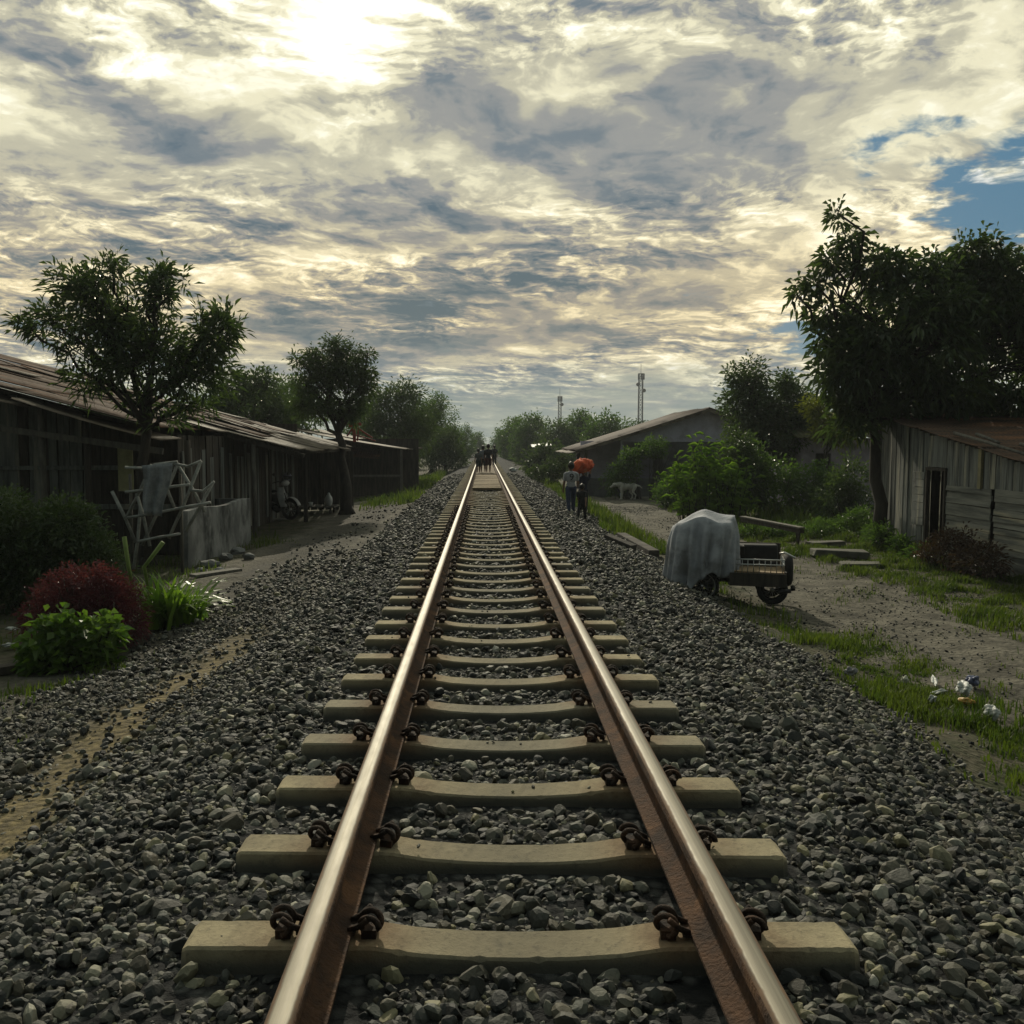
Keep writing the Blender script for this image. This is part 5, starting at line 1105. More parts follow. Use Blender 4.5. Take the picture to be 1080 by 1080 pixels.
def tarp():
    m = MB(); nT, nS = 150, 34
    cz = 1.20
    def top_r(th):                                                   # half sizes of the load under the tarp
        c, s = math.cos(th), math.sin(th); a, b, n_ = 0.44, 0.40, 3.2
        return (abs(c / a) ** n_ + abs(s / b) ** n_) ** (-1 / n_)
    vs = []; ctr = (-0.40, 0.0)
    for i in range(nS + 1):
        t = i / nS
        for k in range(nT):
            th = 2 * math.pi * k / nT; r0 = top_r(th); c, s = math.cos(th), math.sin(th)
            # hem height round the tarp: near the ground on the left and at the back, lifted to the right and over the front wheel
            hem = 0.10 + 0.34 * math.exp(-((th - 4.95) / 0.42) ** 2) + 0.42 * math.exp(-((th - 6.1) / 0.62) ** 2) + 0.42 * math.exp(-((th + 0.18) / 0.7) ** 2) + 0.05 * math.sin(th * 7 + 1) + 0.03 * math.sin(th * 13)
            if t < 0.36:
                q = t / 0.36; r = r0 * q * 0.96; z = cz + 0.02 - 0.05 * q ** 3 - 0.10 * max(0, -c) * q + 0.03 * math.sin(c * r * 11 + 2) + 0.035 * math.sin(s * r * 9 + c * r * 5)
            else:
                q = (t - 0.36) / 0.64; zt = cz - 0.03 - 0.10 * max(0, -c)
                fold = 0.085 * abs(math.sin(th * 4.5 + 1.1 * math.sin(q * 2 + th) + 0.7 * q)) - 0.045 + 0.02 * math.sin(th * 9) + 0.035 * math.sin(th * 17 + 2 + q * 1.5) + 0.02 * math.sin(th * 29 + q * 4)
                r = r0 * 0.96 + 0.045 * math.sin(min(q * 8, math.pi / 2)) + (0.05 * max(0.0, -c) ** 1.5 + 0.02) * q + fold * q ** 0.55
                z = zt - 0.04 * min(1, q * 8) - (zt - 0.04 - hem) * q
            slant = 0.10 * (1.2 - z) * 0
            vs.append(cl_(ctr[0] + c * r + slant, ctr[1] + s * r, z))
    fs = []
    for i in range(nS):
        for k in range(nT):
            k2 = (k + 1) % nT; fs.append((i * nT + k, i * nT + k2, (i + 1) * nT + k2, (i + 1) * nT + k))
    m._add(vs, fs, True); o = m.build('tarp', M_tarp); so_ = o.modifiers.new('thick', 'SOLIDIFY'); so_.thickness = 0.006
    tx = bpy.data.textures.new('creases', 'CLOUDS'); tx.noise_scale = 0.14; dm = o.modifiers.new('creases', 'DISPLACE'); dm.texture = tx; dm.strength = 0.022; dm.mid_level = 0.5; dm.texture_coords = 'GLOBAL'
    tag(o, 'grey dusty tarp draped in folds over the front of the cargo tricycle', 'tarp')
tarp()

# ------------------------------------------------------------------ people and the dog: one skin each, grown from limbs and remeshed
def remesh(mb, name, voxel, m, parent, smooth=6):
    me = bpy.data.meshes.new('tmp'); me.from_pydata([Vector(v) for v in mb.v], [], mb.f); o = bpy.data.objects.new('tmp', me); C.objects.link(o)
    r = o.modifiers.new('r', 'REMESH'); r.mode = 'VOXEL'; r.voxel_size = voxel; r.use_smooth_shade = True
    s = o.modifiers.new('s', 'SMOOTH'); s.iterations = smooth; s.factor = 0.4
    dg = bpy.context.evaluated_depsgraph_get(); me2 = bpy.data.meshes.new_from_object(o.evaluated_get(dg)); me2.name = name
    bpy.data.objects.remove(o); me2.materials.clear(); me2.materials.append(m)
    o2 = bpy.data.objects.new(name, me2); link(o2, parent); return o2
def capsule(mb, a, b, r0, r1):
    a, b = Vector(a), Vector(b); d = (b - a); L = d.length; d.normalize(); pts, rad = [], []
    for k in range(5): t = math.pi / 2 * (1 - k / 4); pts.append(a - d * r0 * math.sin(t)); rad.append(max(r0 * math.cos(t), 0.0015))
    for k in range(1, 5): pts.append(a + d * L * k / 5); rad.append(r0 + (r1 - r0) * k / 5)
    for k in range(5): t = math.pi / 2 * k / 4; pts.append(b + d * r1 * math.sin(t)); rad.append(max(r1 * math.cos(t), 0.0015))
    mb.tube(pts, rad, 12)
def cloth(name, c1): return mat(name, c1, tuple(x * 0.65 for x in c1), 14, 0.9, 0.2, 40)
def person(label, loc, H, face, shirt, bottom, stride=0.35, arms=((0.15, 0.1, 0.2), (-0.2, 0.1, 0.3)), shorts=True, child=True, bend=0.0, group=None, vox=0.008, sit=False, cap=None, shoes=False):
    """face: heading (0 = away from the camera); arms: per side (forward swing, out, elbow bend)"""
    root = thing('person', label, 'person', loc, face, group); S = H
    hh = 0.080 if child else 0.068                                   # half height of the head
    head = Vector((0, 0.01, 1 - hh)) ; sh_z = 1 - 2 * hh - 0.055; hip_z = 0.49 if child else 0.51
    bd = Matrix.Rotation(-bend, 3, 'X'); hip = Vector((0, 0, hip_z)); bt = lambda v: hip + bd @ (Vector(v) - hip)
    body, top, low = MB(), MB(), MB(); sc = lambda v: Vector(v) * S
    B = lambda mb, a, b, r0, r1: capsule(mb, sc(a), sc(b), r0 * S, r1 * S)
    head = bt(head); nk = bt((0, 0, sh_z + 0.02))
    body.ell(sc(head), (hh * 0.74 * S, hh * 0.86 * S, hh * S)); B(body, nk, head - Vector((0, 0, hh * 0.5)), 0.030, 0.028)
    body.ell(sc(head + bd @ Vector((0, hh * 0.86, -hh * 0.12))), (hh * .13 * S, hh * .20 * S, hh * .22 * S), 8, 6)      # nose
    body.ell(sc(head + bd @ Vector((0, hh * 0.70, -hh * 0.52))), (hh * .30 * S, hh * .16 * S, hh * .12 * S), 8, 6)      # mouth
    for q in (-1, 1): body.ell(sc(head + Vector((q * hh * 0.76, 0, -hh * 0.05))), (hh * .10 * S, hh * .20 * S, hh * .28 * S), 8, 6)
    for mb, e in ((body, 0), (top, 0.012)):
        mb.ell(sc(bt((0, 0, sh_z - 0.085))), ((0.098 + e) * S, (0.066 + e) * S, (0.125 + e) * S), rot=bd); mb.ell(sc(bt((0, 0, hip_z + 0.06))), ((0.080 + e) * S, (0.060 + e) * S, (0.11 + e) * S), rot=bd)
        B(mb, bt((-0.085, 0, sh_z - 0.02)), bt((0.085, 0, sh_z - 0.02)), 0.036 + e, 0.036 + e)
    low.ell(sc((0, 0, hip_z + 0.005)), (0.092 * S, 0.072 * S, 0.075 * S)); body.ell(sc((0, 0, hip_z + 0.005)), (0.082 * S, 0.064 * S, 0.065 * S))
    for q, (fw, outw, el) in zip((-1, 1), arms):
        s0 = bt((q * 0.112, 0, sh_z - 0.03)); L1, L2 = 0.165, 0.145
        d1 = Vector((q * math.sin(outw), math.sin(fw) * math.cos(outw), -math.cos(fw) * math.cos(outw))); e1 = s0 + d1 * L1
        f2 = fw + el; d2 = Vector((q * math.sin(outw) * 0.5, math.sin(f2), -math.cos(f2))).normalized(); w1 = e1 + d2 * L2
        B(body, s0, e1, 0.030, 0.024); B(body, e1, w1, 0.024, 0.017); B(top, s0, s0 + d1 * L1 * 0.62, 0.042, 0.036)
        pc = w1 + d2 * 0.035; B(body, w1, pc, 0.018, 0.021)
        sd = Vector((0, -d2.z, d2.y)).normalized() if abs(d2.x) < 0.8 else Vector((0, 1, 0))
        for k in range(4):
            o_ = sd * (k - 1.5) * 0.0105; ln = (0.034, 0.042, 0.040, 0.030)[k]; a = pc + o_ + d2 * 0.012; mdl = a + d2 * ln * 0.55 + Vector((-q * 0.004, 0, 0)); tip = mdl + d2 * ln * 0.4 + Vector((-q * 0.012, 0, 0))
            B(body, a, mdl, 0.0062, 0.0058); B(body, mdl, tip, 0.0058, 0.005)
        tb = w1 + d2 * 0.012 + sd * 0.016; B(body, tb, tb + sd * 0.016 + d2 * 0.022, 0.007, 0.006); B(body, tb + sd * 0.016 + d2 * 0.022, tb + sd * 0.017 + d2 * 0.040, 0.006, 0.005)
    for q in (-1, 1):
        a = stride * q; h0 = Vector((q * 0.050, 0, hip_z)); L1, L2 = hip_z * 0.50, hip_z * 0.42
        if sit: kn = h0 + Vector((q * 0.03, L1, 0.02)); an = kn + Vector((0, 0.02, -L2))
        else:
            kn = h0 + Vector((q * 0.006, math.sin(a) * L1, -math.cos(a) * L1)); bk = 0.55 * max(0, -a) + 0.05; a2 = a - bk; an = kn + Vector((0, math.sin(a2) * L2, -math.cos(a2) * L2))
        B(body, h0, kn, 0.052, 0.036); B(body, kn, kn * 0.55 + an * 0.45, 0.035, 0.034); B(body, kn * 0.55 + an * 0.45, an, 0.034, 0.021)
        B(body, an + Vector((0, -0.012, -0.018)), an + Vector((0, 0.085, -0.028)), 0.020, 0.016)
        if shorts: B(low, h0, h0 * 0.15 + kn * 0.85, 0.066, 0.056)
        else: B(low, h0, kn, 0.064, 0.046); B(low, kn, an + (kn - an) * 0.05, 0.046, 0.036)
    zmin = min(v[2] for v in body.v)
    b = remesh(body, 'body', vox * S / 1.2, M_skin, root); b.location.z = -zmin
    for nm, mb, mt in (('shirt', top, shirt), ('shorts' if shorts else 'trousers', low, bottom)): remesh(mb, nm, vox * S, mt, root).location.z = -zmin
    hm = MB(); hc = head + bd @ Vector((0, -hh * 0.10, hh * 0.16))
    hm.ell(sc(hc), (hh * .84 * S, hh * .92 * S, hh * .93 * S), 20, 12); hm.ell(sc(head + bd @ Vector((0, -hh * 0.35, -hh * 0.15))), (hh * .72 * S, hh * .62 * S, hh * .6 * S), 16, 10)
    for k in range(30):
        th, ph = random.uniform(0, 6.28), random.uniform(0, 1.2); d = Vector((math.sin(ph) * math.cos(th), math.sin(ph) * math.sin(th), math.cos(ph))); hm.ell(sc(hc + Vector((d.x * .78, d.y * .86, d.z * .87)) * hh), (hh * .16 * S,) * 3, 6, 5)
    remesh(hm, 'hair', vox * S, M_hair, root, 2).location.z = -zmin
    em = MB()
    for q in (-1, 1): em.ell(sc(head + bd @ Vector((q * hh * 0.30, hh * 0.80, hh * 0.05))), (hh * .10 * S, hh * .05 * S, hh * .07 * S), 8, 6)
    e = em.build('eyes', M_hair, root, world=False); e.location.z = -zmin
    if cap:
        m = MB(); m.ell(sc(head + Vector((0, 0, hh * .45))), (hh * .92 * S, hh * .98 * S, hh * .62 * S), 18, 10); m.ell(sc(head + bd @ Vector((0, hh * 1.05, hh * .42))), (hh * .6 * S, hh * .55 * S, hh * .07 * S), 14, 6)
        remesh(m, 'cap', vox * S, cap, root, 3).location.z = -zmin
    return root
def feet(px, py, it=6, z=None):
    zz = -0.5 if z is None else z
    for _ in range(it):
        g = G(px, py, zz)
        if z is None: zz = Tz(g.x, g.y)
    return Vector((g.x, g.y, zz))
def hgt(p, ytop): return (VPY - ytop) / F * p.y + CZ - p.z
# three children walking away along the crossing boards, one more by the far right rail
for px, yt, label, sh, bo, st, off in ((504.5, 473, 'child in a grey top walking along the crossing boards, nearest the left rail', (0.085, 0.10, 0.10), (0.035, 0.04, 0.04), 0.25, 0.0),
        (509.5, 469.5, 'child in a pale blue grey shirt in the middle of the walking group', (0.20, 0.22, 0.25), (0.03, 0.03, 0.035), -0.3, 0.3), (515, 468, 'child in a black top and dark red shorts at the right of the walking group', (0.025, 0.025, 0.03), (0.06, 0.015, 0.018), 0.28, 0.1)):
    p = feet(px, 498.5 - off, z=0.065); person(label, p, hgt(p, yt), random.uniform(-0.12, 0.12), cloth('top_' + label[:18], sh), cloth('low_' + label[:18], bo), st, arms=((0.3 * (1 if st > 0 else -1), 0.10, 0.2), (-0.3 * (1 if st > 0 else -1), 0.10, 0.2)), group='children walking on the track', vox=0.010)
p = feet(521.5, 491, z=0.06); person('person in dark clothes beside the right rail beyond the walking children', p, hgt(p, 469.5), 0.1, cloth('dark_shirt', (0.03, 0.033, 0.035)), cloth('dark_trousers', (0.022, 0.022, 0.026)), 0.12, shorts=False, vox=0.011)
# the group on the verge
pA = feet(602, 541); A_ = person('person in a white numbered shirt and blue trousers walking away beside the orange bundle', pA, hgt(pA, 487), 0.05, cloth('white_shirt', (0.42, 0.42, 0.45)), cloth('blue_trousers', (0.045, 0.06, 0.11)), 0.22, arms=((0.1, 0.12, 0.2), (0.25, 0.2, 0.9)), shorts=False, vox=0.008)
def number(root, p, H):
    cu_ = bpy.data.curves.new('number', 'FONT'); cu_.body = '9'; cu_.size = 0.25; cu_.extrude = 0.002; cu_.align_x = 'CENTER'; cu_.align_y = 'CENTER'
    o = bpy.data.objects.new('number', cu_); C.objects.link(o); dg = bpy.context.evaluated_depsgraph_get(); me = bpy.data.meshes.new_from_object(o.evaluated_get(dg)); bpy.data.objects.remove(o); me.materials.append(M_hair)
    o = bpy.data.objects.new('shirt_number', me); link(o, root); o.location = (0, -0.083 * H, 0.70 * H); o.rotation_euler = (math.pi / 2, 0, 0)
number(A_, pA, hgt(pA, 487))
pB = feet(615, 540.5); HB = hgt(pB, 493)
person('person in dark navy clothes walking under the orange bundle', pB, HB, -0.1, cloth('navy_shirt', (0.022, 0.024, 0.05)), cloth('navy_trousers', (0.018, 0.02, 0.03)), -0.2, arms=((2.6, 0.25, 0.3), (2.6, 0.25, 0.3)), shorts=False, vox=0.008)
def bundle():
    c = pB + Vector((-0.05, 0.0, HB + 0.05)); b = bmesh.new(); bmesh.ops.create_icosphere(b, subdivisions=5, radius=1.0)
    for v in b.verts:
        d = v.co.normalized(); w = 1 + 0.10 * math.sin(d.x * 7 + d.z * 3) * math.sin(d.y * 6 + 1) + 0.06 * math.sin(d.x * 13 + d.y * 9 - d.z * 5) + 0.035 * math.sin(d.x * 27 - d.z * 21)
        v.co = Vector((d.x * 0.33 * w, d.y * 0.27 * w, d.z * 0.21 * w + (0.03 * d.x) + (-0.06 * max(0, -d.x) ** 2)))
    for f in b.faces: f.smooth = True
    me = bpy.data.meshes.new('bundle'); b.to_mesh(me); b.free(); me.materials.append(mat('orange_cloth', (0.72, 0.13, 0.045), (0.50, 0.075, 0.03), 9, 0.8, 0.4, 20, c3=(0.66, 0.22, 0.11)))
    o = bpy.data.objects.new('cloth_bundle', me); link(o); o.location = c; tag(o, 'lumpy orange cloth bundle carried on the head of the navy clothed person', 'bundle')
bundle()
pC = feet(613.5, 549); person('small child in black clothes and a grey cap walking before the orange bundle', pC, hgt(pC, 509), -0.35, cloth('black_shirt', (0.014, 0.015, 0.016)), cloth('black_trousers', (0.013, 0.013, 0.014)), 0.42, arms=((0.5, 0.1, 0.3), (-0.5, 0.1, 0.2)), shorts=False, cap=cloth('grey_cap', (0.09, 0.09, 0.085)), vox=0.009)
# figures and a small stand further down the road
for px, py, yt, lab, sh, bo in ((556, 497, 478, 'distant person in a grey shirt standing at the roadside', (0.20, 0.21, 0.21), (0.03, 0.03, 0.035)), (569, 496, 474, 'distant person in a dull red top standing at the roadside stand', (0.16, 0.045, 0.04), (0.05, 0.03, 0.03))):
    p = feet(px, py, z=-0.82); person(lab, p, hgt(p, yt), 2.6, cloth('c' + lab[:26], sh), cloth('d' + lab[:26], bo), 0.08, shorts=False, child=False, vox=0.012)
def stand():
    Y = 72.0; root = thing('roadside_stand', 'small distant roadside stand with a pale sheet awning behind the red topped person', 'stand', gz(P(570, 490, Y).x, Y)); a, b = P(561, 472, Y), P(582, 470, Y)
    m = MB(); m.corrugated((a.x, Y - 0.3, a.z), (b.x, Y - 0.3, b.z), (b.x, Y + 1.8, b.z + 0.25), (a.x, Y + 1.8, a.z + 0.25), 0.1, 0.015, 0.02); m.build('awning', M_plastic, root)
    for x in (a.x + 0.1, b.x - 0.1): m = MB(); m.tube([(x, Y, Tz(x, Y) - 0.05), (x, Y, a.z)], 0.05, 6); m.build('post', M_pole, root)
    m = MB(); m.box(((a.x + b.x) / 2, Y + 0.6, Tz(a.x, Y) + 0.45), (b.x - a.x - 0.3, 0.7, 0.9), jit=0.02); m.build('counter', M_dark, root)
stand()
def dog():
    Y = 37.0; p = feet(660, 527, z=-0.86); root = thing('dog', 'pale shaggy dog standing with lowered head before the lilac house', 'dog', p, R(4)); m = MB(); k = 1.12; q = lambda x, y, z: Vector((x * k, y * k, z * k))
    m.ell(q(-0.10, 0, 0.47), (0.19 * k, 0.12 * k, 0.15 * k)); m.ell(q(0.12, 0, 0.48), (0.24 * k, 0.105 * k, 0.115 * k)); m.ell(q(0.28, 0, 0.49), (0.13 * k, 0.10 * k, 0.12 * k))
    capsule(m, q(-0.20, 0, 0.56), q(-0.38, -0.02, 0.56), 0.095 * k, 0.07 * k); m.ell(q(-0.42, -0.02, 0.55), (0.09 * k, 0.075 * k, 0.075 * k)); capsule(m, q(-0.45, -0.02, 0.53), q(-0.58, -0.02, 0.46), 0.05 * k, 0.032 * k)
    for s in (-1, 1): capsule(m, q(-0.38, s * 0.06 - 0.02, 0.60), q(-0.37, s * 0.11 - 0.02, 0.53), 0.025 * k, 0.018 * k)
    for s, dx in ((-1, -0.03), (1, 0.05)):
        capsule(m, q(-0.17 + dx, s * 0.075, 0.42), q(-0.15 + dx, s * 0.08, 0.24), 0.055 * k, 0.032 * k); capsule(m, q(-0.15 + dx, s * 0.08, 0.24), q(-0.17 + dx, s * 0.08, 0.05), 0.030 * k, 0.022 * k); capsule(m, q(-0.17 + dx, s * 0.08, 0.03), q(-0.215 + dx, s * 0.08, 0.022), 0.026 * k, 0.022 * k)
    for s, dx in ((-1, 0.0), (1, -0.08)):
        capsule(m, q(0.30 + dx, s * 0.07, 0.45), q(0.24 + dx, s * 0.085, 0.28), 0.075 * k, 0.042 * k); capsule(m, q(0.24 + dx, s * 0.085, 0.28), q(0.35 + dx, s * 0.085, 0.17), 0.038 * k, 0.026 * k); capsule(m, q(0.35 + dx, s * 0.085, 0.17), q(0.32 + dx, s * 0.085, 0.04), 0.025 * k, 0.021 * k); capsule(m, q(0.32 + dx, s * 0.085, 0.025), q(0.275 + dx, s * 0.085, 0.022), 0.025 * k, 0.022 * k)
    capsule(m, q(0.39, 0, 0.53), q(0.52, 0, 0.49), 0.035 * k, 0.028 * k); capsule(m, q(0.52, 0, 0.49), q(0.60, 0, 0.42), 0.028 * k, 0.016 * k)
    b = remesh(m, 'body', 0.011, mat('pale_fur', (0.62, 0.60, 0.54), (0.42, 0.40, 0.36), 6, 0.95, 0.5, 60), root, 4)
    e = MB()
    for s in (-1, 1): e.ell(q(-0.485, s * 0.045 - 0.02, 0.56), (0.012, 0.008, 0.012), 8, 6)
    e.ell(q(-0.605, -0.02, 0.465), (0.02, 0.018, 0.016), 8, 6); e.build('eyes_and_nose', M_hair, root, world=False)
dog()

# ------------------------------------------------------------------ parked motorbike and the things beside it
def motorbike():
    p = feet(293, 548, z=-0.80); root = thing('parked_motorbike', 'dark motorbike with a white front shield parked under the porch', 'motorbike', p); a = R(-28); u = Vector((math.cos(a), math.sin(a), 0)); v = Vector((-math.sin(a), math.cos(a), 0)); k = 1.15
    q = lambda s, t, z: p + (u * s + v * t) * k + Vector((0, 0, z * k))
    wheel(root, q(0.42, 0, 0.28), v, 0.28 * k, rim=M_iron, tyre=0.045); wheel(root, q(-0.55, 0, 0.28), v, 0.28 * k, rim=M_iron, tyre=0.045)
    m = MB(); m.tube([q(-0.5, 0, 0.62), q(-0.1, 0, 0.55), q(0.12, 0, 0.42)], [0.10, 0.12, 0.09], 10); m.tube([q(-0.2, 0, 0.35), q(0.0, 0, 0.28), q(0.12, 0, 0.32)], [0.10, 0.13, 0.09], 10); m.tube([q(-0.55, 0.07, 0.28), q(-0.15, 0.07, 0.32)], 0.03, 6); m.build('engine_body', M_iron, root)
    m = MB(); m.ell(q(-0.28, 0, 0.73), (0.36, 0.13, 0.06), rot=Matrix.Rotation(a, 3, 'Z')); m.build('saddle', MATS['black_vinyl'], root)
    m = MB(); m.tube([q(0.42, 0.07, 0.28), q(0.30, 0.07, 0.70)], 0.02, 7); m.tube([q(0.42, -0.07, 0.28), q(0.30, -0.07, 0.70)], 0.02, 7); m.tube([q(0.30, 0, 0.7), q(0.22, 0, 0.92)], 0.03, 7); m.build('fork', M_iron, root)
    m = MB(); m.sheet(lambda s, t: (q(0.20 + 0.10 * t - 0.10 * (2 * s - 1) ** 2, (s - 0.5) * (0.22 + 0.10 * math.sin(t * 3)), 0.34 + 0.5 * (1 - t)), u), 12, 12, 0.015); m.build('leg_shield', M_white, root)
    m = MB(); m.sheet(lambda s, t: (q(0.42 + 0.31 * math.cos(0.35 + s * 1.7), (t - 0.5) * 0.12, 0.28 + 0.31 * math.sin(0.35 + s * 1.7)), u * math.cos(0.35 + s * 1.7) + Vector((0, 0, math.sin(0.35 + s * 1.7)))), 14, 4, 0.01); m.build('mudguard', M_white, root)
    m = MB(); m.tube([q(0.10, -0.32, 0.95), q(0.18, -0.16, 0.99), q(0.22, 0, 0.95), q(0.18, 0.16, 0.99), q(0.10, 0.32, 0.95)], 0.016, 7); m.build('handlebar', M_iron, root)
    m = MB(); m.ell(q(0.27, 0, 0.95), (0.09, 0.16, 0.085), rot=Matrix.Rotation(a, 3, 'Z')); m.build('headlamp_cowl', M_white, root)
    for s in (-1, 1):
        m = MB(); m.tube([q(0.16, s * 0.2, 0.99), q(0.14, s * 0.26, 1.13)], 0.008, 6); m.ell(q(0.14, s * 0.28, 1.17), (0.03, 0.065, 0.05), rot=Matrix.Rotation(a, 3, 'Z')); m.build('mirror', M_iron, root)
    h = MB(); c = q(-0.02, 0.02, 1.03); 
motorbike()
def helmet():
    c = P(303, 503, 28.3); root = thing('helmet', 'pale lilac helmet hanging on a post behind the motorbike', 'helmet', c); m = MB()
    m.ell(c, (0.14, 0.15, 0.13), 20, 12); m.build('shell', mat('lilac_plastic', (0.34, 0.34, 0.46), (0.25, 0.25, 0.36), 6, 0.4), root)
    m = MB(); m.sheet(lambda s, t: (c + Vector((0.155 * math.sin((s - .5) * 2.2 + 0.6), -0.16 * math.cos((s - .5) * 2.2 + 0.6), -0.06 + 0.09 * t)), (0, -1, 0)), 12, 4, 0.006); m.build('visor', M_rubber, root)
    m = MB(); m.tube([c + Vector((0, 0, 0.12)), c + Vector((0.05, 0.18, 0.30))], 0.008, 5); m.build('strap', M_rubber, root)
    g = MB(); x = c.x + 0.05; y = c.y + 0.21; g.tube([(x, y, Tz(x, y) - 0.05), (x, y, 1.35)], 0.045, 7); tag(g.build('timber_post', M_dark), 'dark timber post that carries the lilac helmet', 'post')
helmet()
def platform():
    a, b = P(312, 534, 29.4), P(352, 532, 30.0); z = P(330, 534, 29.6).z; c = (a + b) / 2; root = thing('low_platform', 'low plank platform of grey boards beside the motorbike', 'platform', (c.x, c.y, Tz(c.x, c.y)))
    m = MB()
    for k in range(6): m.box((c.x, c.y - 0.4 + k * 0.17, z), (b.x - a.x + 0.3, 0.155, 0.03), jit=0.01)
    m.build('deck', M_pole, root)
    for sx in (-1, 1):
        for sy in (-1, 1): m = MB(); x, y = c.x + sx * (b.x - a.x) / 2, c.y + sy * 0.35; m.box((x, y, (z + Tz(x, y)) / 2 - 0.03), (0.07, 0.07, z - Tz(x, y) + 0.04)); m.build('leg', M_dark, root)
    s = MB(); t = c + Vector((0.45, 0.0, 0)); t.z = z + 0.18
    s.ell(t, (0.13, 0.11, 0.20), 14, 10); s.ell(t + Vector((0.0, 0, 0.20)), (0.06, 0.05, 0.07), 10, 8); o = remesh(s, 'sack', 0.012, M_plastic, None, 4); tag(o, 'tied white sack standing on the low platform', 'sack')
    s = MB(); t = Vector((c.x - 0.1, c.y - 0.2, z + 0.075)); s.tube([t - Vector((0, 0, 0.06)), t + Vector((0, 0, 0.06))], [0.055, 0.07], 14); s.torus(t + Vector((0, 0, 0.06)), (0, 0, 1), 0.07, 0.008, 18, 6); tag(s.build('bowl', M_plastic), 'small white bowl on the left part of the low platform', 'bowl')
platform()

# ------------------------------------------------------------------ masts far off
def mast(px, ytop, Y, w, label, dishes):
    t = P(px, ytop, Y); zg = -1.0; root = thing('lattice_mast', label, 'mast', (t.x, Y, zg)); m = MB(); H = t.z - zg; n = 16
    for sx, sy in ((-1, -1), (1, -1), (1, 1), (-1, 1)): m.beam((t.x + sx * w, Y + sy * w, zg), (t.x + sx * w * 0.8, Y + sy * w * 0.8, t.z), 0.16, 0.16)
    for k in range(n):
        z0, z1 = zg + H * k / n, zg + H * (k + 1) / n
        for (ax, ay), (bx, by) in (((-1, -1), (1, -1)), ((1, -1), (1, 1)), ((1, 1), (-1, 1)), ((-1, 1), (-1, -1))):
            m.beam((t.x + ax * w * .9, Y + ay * w * .9, z0), (t.x + bx * w * .9, Y + by * w * .9, z1), 0.09, 0.09); m.beam((t.x + bx * w * .9, Y + by * w * .9, z0), (t.x + ax * w * .9, Y + ay * w * .9, z1), 0.09, 0.09); m.beam((t.x + ax * w * .9, Y + ay * w * .9, z1), (t.x + bx * w * .9, Y + by * w * .9, z1), 0.09, 0.09)
    m.build('lattice', M_iron, root); m = MB(); m.tube([t, t + Vector((0, 0, 3.0))], 0.07, 6); m.build('antenna_rod', M_iron, root)
    for dz, s in dishes: m = MB(); c = t + Vector((s * w * 1.3, -w, dz)); m.tube([c - Vector((0, 0.25, 0)), c + Vector((0, 0.25, 0))], [0.55, 0.65], 14); m.build('dish', M_iron, root)
    for s in (-1, 0, 1): m = MB(); m.box(t + Vector((s * w * 1.2, -w, -1.0)), (0.35, 0.25, 2.0)); m.build('panel_antenna', M_iron, root)
mast(676, 394, 300, 0.75, 'taller lattice mast with antennas above the lilac house roof', ((-3.5, -1), (-5.5, 1)))
mast(590.5, 418, 340, 0.60, 'shorter lattice mast rising over the distant trees', ((-3.0, 1),))

# ------------------------------------------------------------------ litter in the grass
def crumple(name, px, py, sx, sy, sz, c, label, seed, flat=False):
    g = feet(px, py); rg = random.Random(seed); b = bmesh.new(); bmesh.ops.create_icosphere(b, subdivisions=4, radius=1.0); ph = [rg.uniform(0, 6) for _ in range(6)]
    for v in b.verts:
        d = v.co.normalized(); w = 1 + 0.28 * math.sin(d.x * 4 + ph[0]) * math.sin(d.y * 5 + ph[1]) + 0.20 * math.sin(d.y * 5.5 + d.z * 4 + ph[2]) + 0.04 * math.sin(d.x * 12 + d.z * 9 + ph[3])
        v.co = Vector((d.x * sx * w, d.y * sy * w, d.z * sz * w))
    me = bpy.data.meshes.new(name); b.to_mesh(me); b.free(); me.materials.append(mat('plastic_' + label[:20], c, tuple(x * 0.7 for x in c), 20, 0.5)); o = bpy.data.objects.new(name, me); link(o)
    o.location = (g.x, g.y, g.z + sz * 0.9 + 0.04); o.rotation_euler = (rg.uniform(-.3, .3), rg.uniform(-.3, .3), rg.uniform(0, 3)); tag(o, label, 'litter', 'litter in the grass')
Wp = (0.50, 0.52, 0.50)
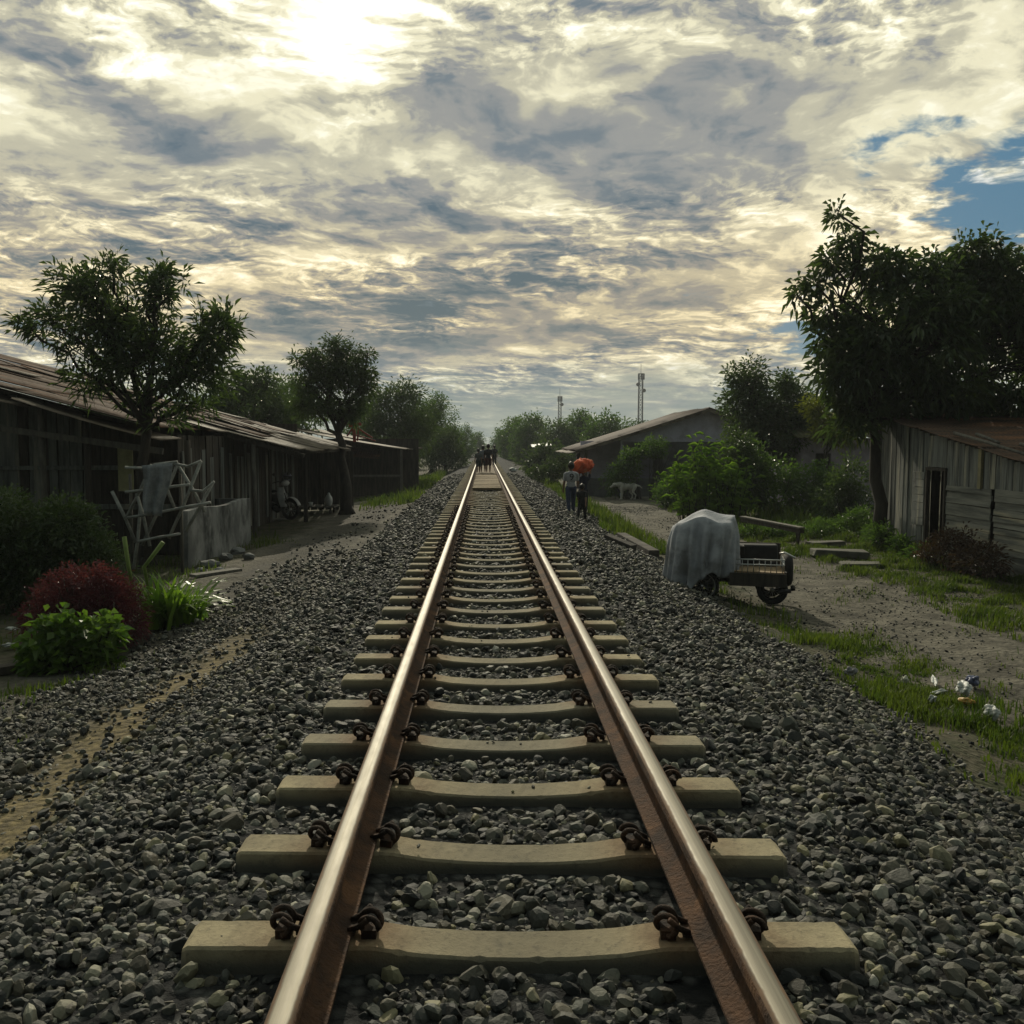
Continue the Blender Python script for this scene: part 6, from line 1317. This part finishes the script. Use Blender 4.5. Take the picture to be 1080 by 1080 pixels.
for i, a in enumerate((('plastic_bag', 1016, 735, 0.085, 0.06, 0.05, Wp, 'crumpled clear white plastic bag right of the blue one'), ('plastic_bag', 1026, 727, 0.09, 0.05, 0.045, (0.13, 0.15, 0.26), 'crumpled blue plastic bag in the grass'),
        ('wrapper', 1018, 746, 0.06, 0.035, 0.022, (0.45, 0.26, 0.05), 'orange yellow wrapper in the grass under the blue bag'), ('paper_scrap', 985, 724, 0.13, 0.025, 0.018, Wp, 'long white scrap lying upper left among the litter'),
        ('paper_scrap', 990, 736, 0.12, 0.03, 0.018, Wp, 'long white scrap lying just below the upper one'), ('plastic_cup', 1046, 762, 0.06, 0.045, 0.05, Wp, 'small white plastic lump nearest the right border'),
        ('paper_scrap', 954, 724, 0.03, 0.03, 0.03, (0.45, 0.46, 0.36), 'tiny pale scrap at the left end of the litter'), ('paper_scrap', 983, 745, 0.035, 0.03, 0.03, Wp, 'tiny pale scrap below the long white ones'),
        ('paper_scrap', 897, 716, 0.05, 0.04, 0.035, (0.22, 0.22, 0.23), 'grey crumpled scrap at the grass edge beside the gravel'), ('plastic_bag', 541, 498, 0.22, 0.15, 0.10, Wp, 'white bag lying far up the track beside the right rail'),
        ('paper_scrap', 12, 668, 0.07, 0.04, 0.02, Wp, 'white scrap beside the hedge at the left border'), ('paper_scrap', 10, 684, 0.06, 0.04, 0.02, Wp, 'second white scrap just below the first at the left border'))):
    crumple(*a, 300 + i)

# ------------------------------------------------------------------ the damp air that pales the far trees
m = MB(); m.hexa([(-420, -40, -4), (420, -40, -4), (420, 720, -4), (-420, 720, -4), (-420, -40, 34), (420, -40, 34), (420, 720, 34), (-420, 720, 34)])
hz = bpy.data.materials.new('damp_air'); hz.use_nodes = True; hn = hz.node_tree; hn.nodes.clear()
pv = hn.nodes.new('ShaderNodeVolumePrincipled'); pv.inputs['Color'].default_value = (0.86, 0.93, 1.0, 1); pv.inputs['Density'].default_value = 0.0005; pv.inputs['Anisotropy'].default_value = 0.2
ho = hn.nodes.new('ShaderNodeOutputMaterial'); hn.links.new(pv.outputs[0], ho.inputs['Volume'])
tag(m.build('haze', hz), 'thin pale haze hanging over the track and the far trees', 'haze', kind='stuff')
